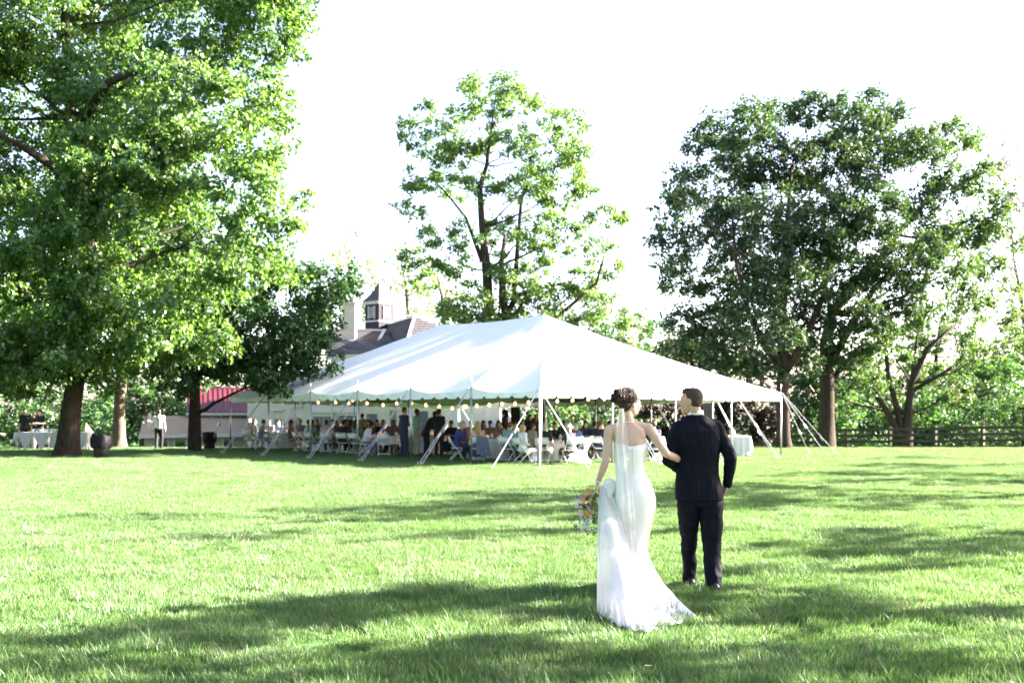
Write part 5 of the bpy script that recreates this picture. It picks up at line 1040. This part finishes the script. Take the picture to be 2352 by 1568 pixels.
def wrinkle(me, amp, sc, zs=1.0):
    me.update(); co = [v.co.copy() for v in me.vertices]; no = [v.normal.copy() for v in me.vertices]
    for v, c, n in zip(me.vertices, co, no):
        p = VX((c.x * sc, c.y * sc, c.z * sc * zs)); v.co = c + n * amp * (noise.noise(p) + .6 * (1 - 2 * abs(noise.noise(p * 1.9 + VX((5, 1, 2))))))
    me.update()
def groom():
    fd = VX((-.90, .44, -.03)).normalized(); hc = g(1586, 922); b = MB(); P, M = head_prims(b, hc, fd, VX((.06, 0, 1)), 1.02)
    b.cap(P(0, -.035, -.06), g(1597, 958, 0), .058, .066)
    b.loft([(g(1600, 1145), .17, .11), (g(1602, 1080), .15, .11), (g(1602, 1010), .17, .115), (g(1602, 975), .16, .09), (g(1600, 962), .06, .05)])
    LS, LE, LW = g(1557, 982), g(1536, 1055, -.06), g(1572, 1085, .24); RS, RE, RW = g(1645, 979), g(1678, 1048, -.06), g(1671, 1111, .02)
    b.chain([LS, LE, LW], [.055, .043, .03]); b.chain([RS, RE, RW], [.055, .043, .03])
    hand(b, LW, VX((.9, .3, .1)), VX((0, .2, 1)), VX((.2, -.9, 0)), .6); hand(b, RW, VX((-.35, .15, -.9)), VX((-.2, .9, .1)), VX((-.9, -.1, .2)), .35)
    LK, LA = g(1583, 1240, .10), g(1584, 1334, .16); RK, RA = g(1636, 1245, 0), g(1639, 1352, -.12)
    b.chain([g(1582, 1150), LK, LA], [.085, .06, .042]); b.chain([g(1630, 1150), RK, RA], [.085, .06, .042])
    base = VX((g(1608, 948).x, GB, 0))
    me = remesh(b, .0058, 3, 'person'); me.transform(Matrix.Translation(-base)); o = link(me, 'person', SKING); o.location = base
    setp(o, label='groom in a black suit walking away, arm in arm with the bride', category='person')
    K = dict(parent=o)
    def add(mb, nm, mat, vox=None, sm=3, wr=None):
        me = remesh(mb, vox, sm, nm) if vox else mb.mesh(nm, True)
        if wr: wrinkle(me, *wr)
        me.transform(Matrix.Translation(-base)); return link(me, nm, mat, o, False)
    # jacket
    j = MB(); C = lambda x, y, dy=0: g(x, y, dy)
    j.loft([(C(1606, 1147), .218, .137), (C(1605, 1125), .212, .136), (C(1603, 1100), .198, .133), (C(1603, 1075), .186, .13), (C(1603, 1045), .188, .132), (C(1603, 1010), .208, .14), (C(1602, 990), .205, .13), (C(1601, 976), .19, .11), (C(1600, 964), .13, .09), (C(1599, 953), .085, .078)], 28)
    for s, e, w_ in ((LS, LE, LW), (RS, RE, RW)):
        j.chain([s, s.lerp(e, .5), e, e.lerp(w_, .55), w_.lerp(e, .03)], [.060, .062, .057, .052, .045], 14)
        j.cap(g(1588 if s is LS else 1612, 966), s, .05, .058, 14)
    jk = add(j, 'suit_jacket', SUIT, .0075, 4, (.007, 6.0, .9))
    # back vent, seam and lapel edge hints
    v = MB(); v.obox(C(1606, 1141, -.139), C(1605, 1098, -.135), .006, .004); add(v, 'back_vent', BLACK)
    t = MB(); t.loft([(C(1606, 1160), .185, .115), (C(1606, 1128), .18, .11)], 24)
    t.chain([g(1581, 1155), g(1582, 1195, .05), LK, LK.lerp(LA, .5), LA + VX((0, 0, -.02))], [.108, .088, .069, .058, .054], 16)
    t.chain([g(1632, 1155), g(1634, 1200, 0), RK, RK.lerp(RA, .5), RA + VX((0, 0, -.04))], [.110, .098, .080, .072, .068], 16)
    add(t, 'trousers', SUITT, .0075, 3, (.012, 6.5, .9))
    c = MB(); c.lathe([(.066, 0), (.078, .0), (.073, .058), (.066, .06)], 24, g(1597, 957, .005)); me = c.mesh('shirt_collar', True); me.transform(Matrix.Translation(-base)); link(me, 'shirt_collar', WHITE, o, False)
    for a, d in ((LA, VX((-.05, .9, 0))), (RA, VX((0, 1, 0)))):
        s = MB(); z = .05; s.cap(VX((a.x, a.y - .06, z)), VX((a.x, a.y, z)) + d * .18, .046, .04, 12); add(s, 'shoe', material('black_leather', (.012, .011, .011), .25, .2), .008, 2)
    h = MB(); h.ell(P(0, -.026, .044), (.079, .094, .083), 18, 12, M); h.ell(P(0, -.052, -.002), (.074, .058, .066), 14, 9, M); h.ell(P(0, .02, .085), (.058, .06, .04), 14, 9, M)
    cut = add(h, 'hair', material('hair_groom', (.055, .040, .031), .7, .4, 90, .7, 160), .006, 2)
    st = MB(); rnd = random.Random(2)
    hv = [v for v in cut.data.vertices]
    for k in range(2600):
        v = rnd.choice(hv); q = v.co + base; nn = v.normal; tl = (nn * .6 + VX((rnd.uniform(-.5, .5), rnd.uniform(-.5, .5), -.35 if nn.z < .5 else .1)) - fd * .2).normalized(); X, _ = frame_of(tl); L = rnd.uniform(.006, .013) * (1.0 if nn.z > .3 else .6)
        st.add([q + X * .0012, q - X * .0012, q + tl * L], [(0, 1, 2)])
    add(st, 'hair_strand', material('hair_groom_strand', (.075, .055, .042), .6, .4, 90))
    for sx in (-1, 1):
        e = MB(); e.ell(P(sx * .03, .085, .01), (.011,) * 3, 8, 6); add(e, 'eye', WHITE)
groom()

BB = 9.5
def b_(x, y, dy=0.0): return WP(x, y, BB + dy)
SATIN = material('ivory_satin', (.80, .78, .75), .42, .02, 6, .12, 4, spec=.4, stretch=(2, 2, .6))
TULLE = sheet_mat('white_tulle', (.82, .80, .78), .35, .7, .14)
VEIL = sheet_mat('veil_tulle', (.82, .81, .80), .4, .7, .6)
def bride():
    fd = VX((.86, .47, .04)).normalized(); hc = b_(1447, 928); b = MB(); P, M = head_prims(b, hc, fd, VX((-.03, 0, 1)), .95)
    b.cap(P(0, -.03, -.06), b_(1443, 972), .046, .05)
    b.loft([(b_(x, y), rx, ry) for x, y, rx, ry in ((1460, 1165, .16, .12), (1460, 1145, .168, .125), (1455, 1115, .15, .105), (1448, 1085, .12, .088), (1447, 1060, .12, .088), (1447, 1035, .128, .092), (1446, 1015, .14, .09), (1445, 998, .15, .08), (1445, 986, .145, .068), (1445, 976, .10, .055), (1444, 969, .06, .048))], 28)
    LS, LE, LW = b_(1399, 987), b_(1391, 1060, -.03), b_(1373, 1108, .05); RS, RE, RW = b_(1490, 983), b_(1531, 1042, -.05), b_(1578, 1062, .22)
    b.chain([LS, LS.lerp(LE, .5), LE, LE.lerp(LW, .4), LW], [.046, .041, .034, .033, .022], 14); b.chain([RS, RS.lerp(RE, .5), RE, RE.lerp(RW, .4), RW], [.047, .042, .035, .034, .023], 14)
    b.cap(b_(1443, 972), LS, .04, .042); b.cap(b_(1445, 972), RS, .04, .042)
    for x in (1424, 1470): b.ell(b_(x, 1000, -.05), (.05, .022, .06), 10, 8)      # shoulder blades
    hand(b, LW, VX((-.18, .05, -1)), VX((.25, .9, 0)), VX((.9, -.2, 0)), .75, .92); hand(b, RW, VX((.8, .5, .1)), VX((0, .3, 1)), VX((.2, -.9, -.1)), .6, .92)
    for sx in (-1, 1): b.chain([b_(1458 + sx * 18, 1150), b_(1455 + sx * 16, 1245, .03), b_(1455 + sx * 16, 1340, .02)], [.085, .055, .04]); b.cap(VX((b_(1455 + sx * 16, 1340).x, BB - .02, .05)), VX((b_(1455 + sx * 16, 1340).x, BB + .14, .03)), .035, .03)
    base = VX((b_(1455, 948).x, BB, 0)); me = remesh(b, .0052, 3, 'person'); me.transform(Matrix.Translation(-base)); o = link(me, 'person', SKINB); o.location = base
    setp(o, label='bride in a strapless white gown with long veil, walking away', category='person')
    def put(me, nm, mat): me.transform(Matrix.Translation(-base)); return link(me, nm, mat, o, False)
    # gown: rings (y: centre x, half width px, depth m, tilt) then a flaring train
    n = 160; rows = []
    up = [(1024, 1448, 39, .107, 0), (1034, 1448, 37.5, .106, 0), (1050, 1447, 35.5, .104, 0), (1068, 1447, 34, .10, 0), (1085, 1448, 34.5, .10, 0), (1100, 1452, 38, .115, -.01), (1120, 1457, 43, .135, -.02), (1142, 1460, 46.5, .148, -.02), (1165, 1461, 46, .145, -.02), (1190, 1460, 42, .13, -.01), (1215, 1458, 37.5, .12, 0), (1240, 1456, 34, .115, 0), (1262, 1454, 35, .12, 0)]
    ang = [2 * math.pi * k / n for k in range(n)]
    for y, xc, hw, dep, dy in up:
        c = b_(xc, y, dy); rx = hw / F * BB
        row = []
        for a in ang:
            dip = .045 * max(0, -math.sin(a)) ** 2 if y == 1024 else 0       # lower back edge
            row.append(VX((c.x + rx * math.cos(a), c.y + dep * math.sin(a), c.z - dip * 0 + (.03 * abs(math.cos(a)) if y == 1024 else 0))))
        rows.append(row)
    hem_px = [(0, 1518, 1352), (-20, 1545, 1385), (-38, 1596, 1430), (-48, 1566, 1441), (-60, 1530, 1447), (-72, 1510, 1458), (-85, 1480, 1462), (-98, 1458, 1458), (-112, 1432, 1445), (-128, 1410, 1437), (-145, 1395, 1420), (-165, 1398, 1385), (-180, 1405, 1360), (-225, 1425, 1338), (-270, 1458, 1330), (-315, 1495, 1338), (-360, 1518, 1352)]
    def hem(a):
        d = -(math.degrees(a)) if a else 0
        d = -((360 - math.degrees(a)) % 360)
        for (a0, x0, y0), (a1, x1, y1) in zip(hem_px[:-1], hem_px[1:]):
            if a1 <= d <= a0:
                t = (a0 - d) / (a0 - a1); t = t * t * (3 - 2 * t); x, y = x0 + (x1 - x0) * t, y0 + (y1 - y0) * t; D = GD(y); return VX((GX(x, D), D, .035))
        return VX((0, 0, 0))
    last = rows[-1]; m = 22
    for i in range(1, m + 1):
        t = i / m; row = []
        for k, a in enumerate(ang):
            p, e = last[k], hem(a); far = (e.xy - p.xy).length; ez = max(1.15, .8 + far * .9)
            h = t ** (1.55 if far > .5 else 1.3); q = p.lerp(e, h); zt = 1 - (1 - t) ** 1.0
            q.z = p.z + (e.z - p.z) * (1 - (1 - t) ** 1.25); z0 = q.z
            fold = (.030 * math.sin(a * 17 + 1.5 * math.sin(3 * a)) + .018 * math.sin(a * 31 + 2)) * t ** 1.5 * (1 if math.sin(a) < .2 else .5)
            dirv = VX((math.cos(a), math.sin(a), .25)); q += dirv * fold
            if t > .86: q.z = max(.03 + .02 * math.sin(a * 23), q.z)
            q.z = max(q.z, .028 + .012 * math.sin(a * 40)); row.append(q)
        rows.append(row)
    V = [p for r in rows for p in r]; Fc = [(i * n + k, i * n + (k + 1) % n, (i + 1) * n + (k + 1) % n, (i + 1) * n + k) for i in range(len(rows) - 1) for k in range(n)]
    gw = put(npmesh('gown', V, Fc, True), 'gown', SATIN); md = gw.modifiers.new('thickness', 'SOLIDIFY'); md.thickness = .004; md.offset = 1
    # buttons and zip down the back
    z = MB(); z.obox(b_(1452, 1030, -.115), b_(1455, 1088, -.112), .005, .004); put(z.mesh('back_zip'), 'back_zip', TRIM)
    # overskirt gathered in her hand, falling in a cone to the grass
    hp = LW + VX((.045, -.03, -.035)); hemc = [(1371, 1421), (1385, 1428), (1403, 1440), (1425, 1449), (1450, 1456), (1478, 1453), (1500, 1440)]; nc, nr = 90, 34; V = []
    for j in range(nr + 1):
        t = j / nr
        for i in range(nc + 1):
            f = i / nc; s = f * (len(hemc) - 1); k = min(int(s), len(hemc) - 2); fr = s - k
            x = hemc[k][0] * (1 - fr) + hemc[k + 1][0] * fr; y = hemc[k][1] * (1 - fr) + hemc[k + 1][1] * fr; D = GD(y) ; e = VX((GX(x, D), D, .035))
            a = hp + VX(((f - .35) * .085, -.02 + .03 * math.sin(f * 9), .0 + .015 * math.sin(f * 7)))
            q = a.lerp(e, t); q.x = a.x + (e.x - a.x) * t ** .8 if f > .15 else a.x + (e.x - a.x) * t; q.y = a.y + (e.y - a.y) * t ** 1.7
            fold = .05 * math.sin(math.pi * t) + (.032 * math.sin(f * 10 + .6 + 1.2 * math.sin(t * 3)) + .010 * math.sin(f * 21 - t * 2)) * (t * .9 + .1) * min(1, 6 * f) ; q += VX((.1, -1, 0)) * fold
            V.append(q + VX((0, 0, .012 * math.sin(i * .55) * max(0, t - .85) / .15)))
    ov = put(npmesh('overskirt', V, [(j * (nc + 1) + i, j * (nc + 1) + i + 1, (j + 1) * (nc + 1) + i + 1, (j + 1) * (nc + 1) + i) for j in range(nr) for i in range(nc)], True), 'overskirt', TULLE)
    # bunched cloth above the grip
    m_ = MB(); c = hp + VX((.05, -.01, .03)); m_.ell(c, (.05, .035, .05), 14, 10); m_.ell(c + VX((.035, 0, -.03)), (.03, .03, .06), 12, 8); m_.cap(c, hp + VX((.03, 0, -.12)), .04, .05); me = remesh(m_, .008, 3, 'gathered_cloth'); wrinkle(me, .006, 22, .5); put(me, 'gathered_cloth', SATIN)
    # veil pinned in the hair
    LP = [(1421, 938), (1414, 985), (1413, 1040), (1414, 1100), (1416, 1160), (1420, 1220), (1425, 1290), (1428, 1350)]; RP = [(1433, 938), (1438, 985), (1444, 1040), (1450, 1100), (1456, 1160), (1460, 1220), (1466, 1290), (1472, 1350)]
    dyp = [-.10, -.12, -.14, -.145, -.185, -.17, -.26, -.42]; nc, nr = 44, 42; V = []
    for j in range(nr + 1):
        s = j / nr * 7; k = min(int(s), 6); fr = s - k
        for i in range(nc + 1):
            f = i / nc; x = (LP[k][0] * (1 - fr) + LP[k + 1][0] * fr) * (1 - f) + (RP[k][0] * (1 - fr) + RP[k + 1][0] * fr) * f; y = LP[k][1] * (1 - fr) + LP[k + 1][1] * fr + (0 if j < nr else 8 * math.sin(f * 9)); dy = dyp[k] * (1 - fr) + dyp[k + 1] * fr
            V.append(b_(x, y, dy - .03 * math.sin(math.pi * f) + (.004 + .006 * j / nr) * math.sin(f * 17 + .8 * math.sin(j * .2)) + .007 * math.sin(f * 8 + j * .1)))
    put(npmesh('veil', V, [(j * (nc + 1) + i, j * (nc + 1) + i + 1, (j + 1) * (nc + 1) + i + 1, (j + 1) * (nc + 1) + i) for j in range(nr) for i in range(nc)], True), 'veil', VEIL)
    # curly updo
    h = MB(); h.ell(P(0, -.022, .045), (.080, .098, .086), 18, 12, M); h.ell(P(0, -.06, .0), (.07, .055, .07), 14, 9, M); h.ell(P(0, -.11, .055), (.07, .062, .066), 14, 9, M)
    put(remesh(h, .007, 2, 'hair'), 'hair', material('hair_bride', (.035, .017, .012), .5, .5, 70, .7, 120))
    cu = MB(); rnd = random.Random(5)
    for k in range(420):
        a = rnd.uniform(0, 6.28); e = rnd.uniform(-.35, 1.45); w_ = rnd.random()
        if w_ < .55: ctr, rr = P(0, -.11, .055), .072
        else: ctr, rr = P(0, -.022, .05), .092
        d = VX((math.cos(a) * math.cos(e), math.sin(a) * math.cos(e), math.sin(e)))
        if w_ >= .55 and d.dot(fd) > .55 and d.z < .6: continue
        p0 = ctr + d * rr * .92; X, Y = frame_of(d); r = rnd.uniform(.007, .016); ph = rnd.uniform(0, 6); L = rnd.uniform(.01, .035); pts = []
        for q in range(9):
            t = q / 8 * 6.28 * 1.3; pts.append(p0 + X * r * math.cos(t + ph) + Y * r * math.sin(t + ph) + d * L * q / 8)
        cu.tube(pts, [.0026] * 8 + [.001], 5)
    put(cu.mesh('hair_curl', True), 'hair_curl', MATS['hair_bride'])
    for sx in (-1, 1): e = MB(); e.ell(P(sx * .03, .085, .01), (.010,) * 3, 8, 6); put(e.mesh('eye', True), 'eye', WHITE)
    pearl = material('pearl', (.8, .78, .76), .2, .03)
    nk = MB(); c0 = b_(1443, 968, 0); nk.tube([c0 + VX((.056 * math.cos(t), .056 * math.sin(t), .006 * math.sin(t))) for t in [k * 6.283 / 24 for k in range(25)]], .005, 6); put(nk.mesh('necklace', True), 'necklace', pearl)
    br = MB(); d = (LW - LE).normalized(); X, Y = frame_of(d); br.tube([LW - d * .02 + (X * math.cos(t) + Y * math.sin(t)) * .03 for t in [k * 6.283 / 18 for k in range(19)]], .007, 6); put(br.mesh('bracelet', True), 'bracelet', pearl)
    er = MB(); er.cap(P(.078, .0, -.045), P(.078, .0, -.075), .006, .008); put(er.mesh('earring', True), 'earring', pearl)
    return LW
LWB = bride()
def bouquet():
    c = b_(1350, 1168, -.02); o = empty('bouquet', c, 'hanging bouquet of peach, pink and rust flowers in the bride hand', 'bouquet'); rnd = random.Random(9); rg = np.random.default_rng(9)
    hd = LWB + VX((-.01, .0, -.085)); ax = (b_(1342, 1205, -.02) - hd)
    st = MB()
    for k in range(14):
        e = hd + ax * rnd.uniform(.35, .8) + VX((rnd.uniform(-.07, .05), rnd.uniform(-.06, .06), rnd.uniform(-.03, .03))); st.tube([hd + VX((rnd.uniform(-.012, .012), rnd.uniform(-.012, .012), .05)), hd, hd.lerp(e, .5) + VX((0, 0, -.01)), e], .0035, 5)
    st.build('stems', material('flower_stem', (.06, .14, .03), .6, .2), o)
    V, Fc = leaves([(hd + ax * .45, .085), (hd + ax * .75, .08), (hd + ax * .2, .05)], .05, 1.3, rg, nl=5); link(npmesh('foliage', V, Fc), 'foliage', L_MID, o)
    cols = {'peach_petal': (.75, .42, .25), 'pink_petal': (.72, .42, .42), 'rust_petal': (.45, .09, .05), 'apricot_petal': (.72, .45, .12), 'blush_petal': (.75, .60, .55), 'plum_petal': (.12, .03, .05)}
    spots = [(1352, 1128, .038, 'peach_petal'), (1338, 1140, .036, 'pink_petal'), (1349, 1145, .024, 'rust_petal'), (1356, 1150, .026, 'peach_petal'), (1361, 1153, .02, 'rust_petal'), (1335, 1161, .026, 'rust_petal'), (1345, 1162, .024, 'plum_petal'), (1334, 1178, .034, 'blush_petal'), (1346, 1180, .034, 'apricot_petal'), (1360, 1174, .028, 'peach_petal'), (1352, 1168, .02, 'blush_petal'), (1341, 1152, .02, 'apricot_petal'), (1355, 1186, .022, 'blush_petal')]
    for x, y, r, mn in spots:
        p = b_(x, y, -.03 + rnd.uniform(-.05, .02)); f = MB(); mt = material(mn, cols[mn], .6, .12, 30)
        d = VX((rnd.uniform(-.6, .3), -1, rnd.uniform(-.3, .4))).normalized(); X, Y = frame_of(d)
        for ly in range(3):
            for k in range(6 - ly):
                a = 6.283 * k / (6 - ly) + ly * .5; u = X * math.cos(a) + Y * math.sin(a); q = r * (1 - .25 * ly); w_ = d.cross(u)
                pts = [p + d * r * .15 * ly, p + u * q * .6 + w_ * q * .5 + d * (.1 + .35 * ly) * r, p + u * q + d * (.3 + .4 * ly) * r, p + u * q * .6 - w_ * q * .5 + d * (.1 + .35 * ly) * r]
                f.add(pts, [(0, 1, 2), (0, 2, 3)])
        f.ell(p, (r * .45,) * 3, 8, 6); f.build('bloom', mt, o, True)
    bg = MB()
    for k in range(170):
        x, y = (rnd.gauss(1348, 9), rnd.gauss(1204, 9)) if k < 90 else ((rnd.gauss(1326, 5), rnd.gauss(1156, 5)) if k < 130 else (rnd.uniform(1330, 1364), rnd.uniform(1150, 1215)))
        p = b_(x, y, -.03 + rnd.uniform(-.06, .04)); r = rnd.uniform(.004, .008); bg.ell(p, (r, r, r), 5, 3)
    q = bg.build('baby_breath', WHITE, o, True); q['kind'] = 'stuff'
bouquet()
def litter():
    rnd = random.Random(21); m = material('fallen_petal', (.5, .42, .32), .8, .2)
    for i, (x, y, lb) in enumerate([(1518, 1168, 'pale fallen leaf on the grass between bride and groom'), (1490, 1555, 'pale fallen leaf near the bottom right of the lawn'), (2290, 1125, 'fallen leaf on the shaded lawn at far right'), (108, 1235, 'dark fallen leaf on the sunlit lawn at far left')]):
        D = GD(y); X = GX(x, D); s = .05; o = MB().add([(-s, 0, .0), (0, -s * .5, .012), (s, 0, .02), (0, s * .5, .015), (-s, 0, .003), (0, -s * .5, .015), (s, 0, .023), (0, s * .5, .018)], [(0, 1, 2, 3), (7, 6, 5, 4), (0, 4, 5, 1), (1, 5, 6, 2), (2, 6, 7, 3), (3, 7, 4, 0)]).build('fallen_leaf', m); o.location = (X, D, .06); o.rotation_euler = (0, 0, rnd.uniform(0, 6)); setp(o, label=lb, category='leaf', group='fallen leaves on the lawn')
litter()
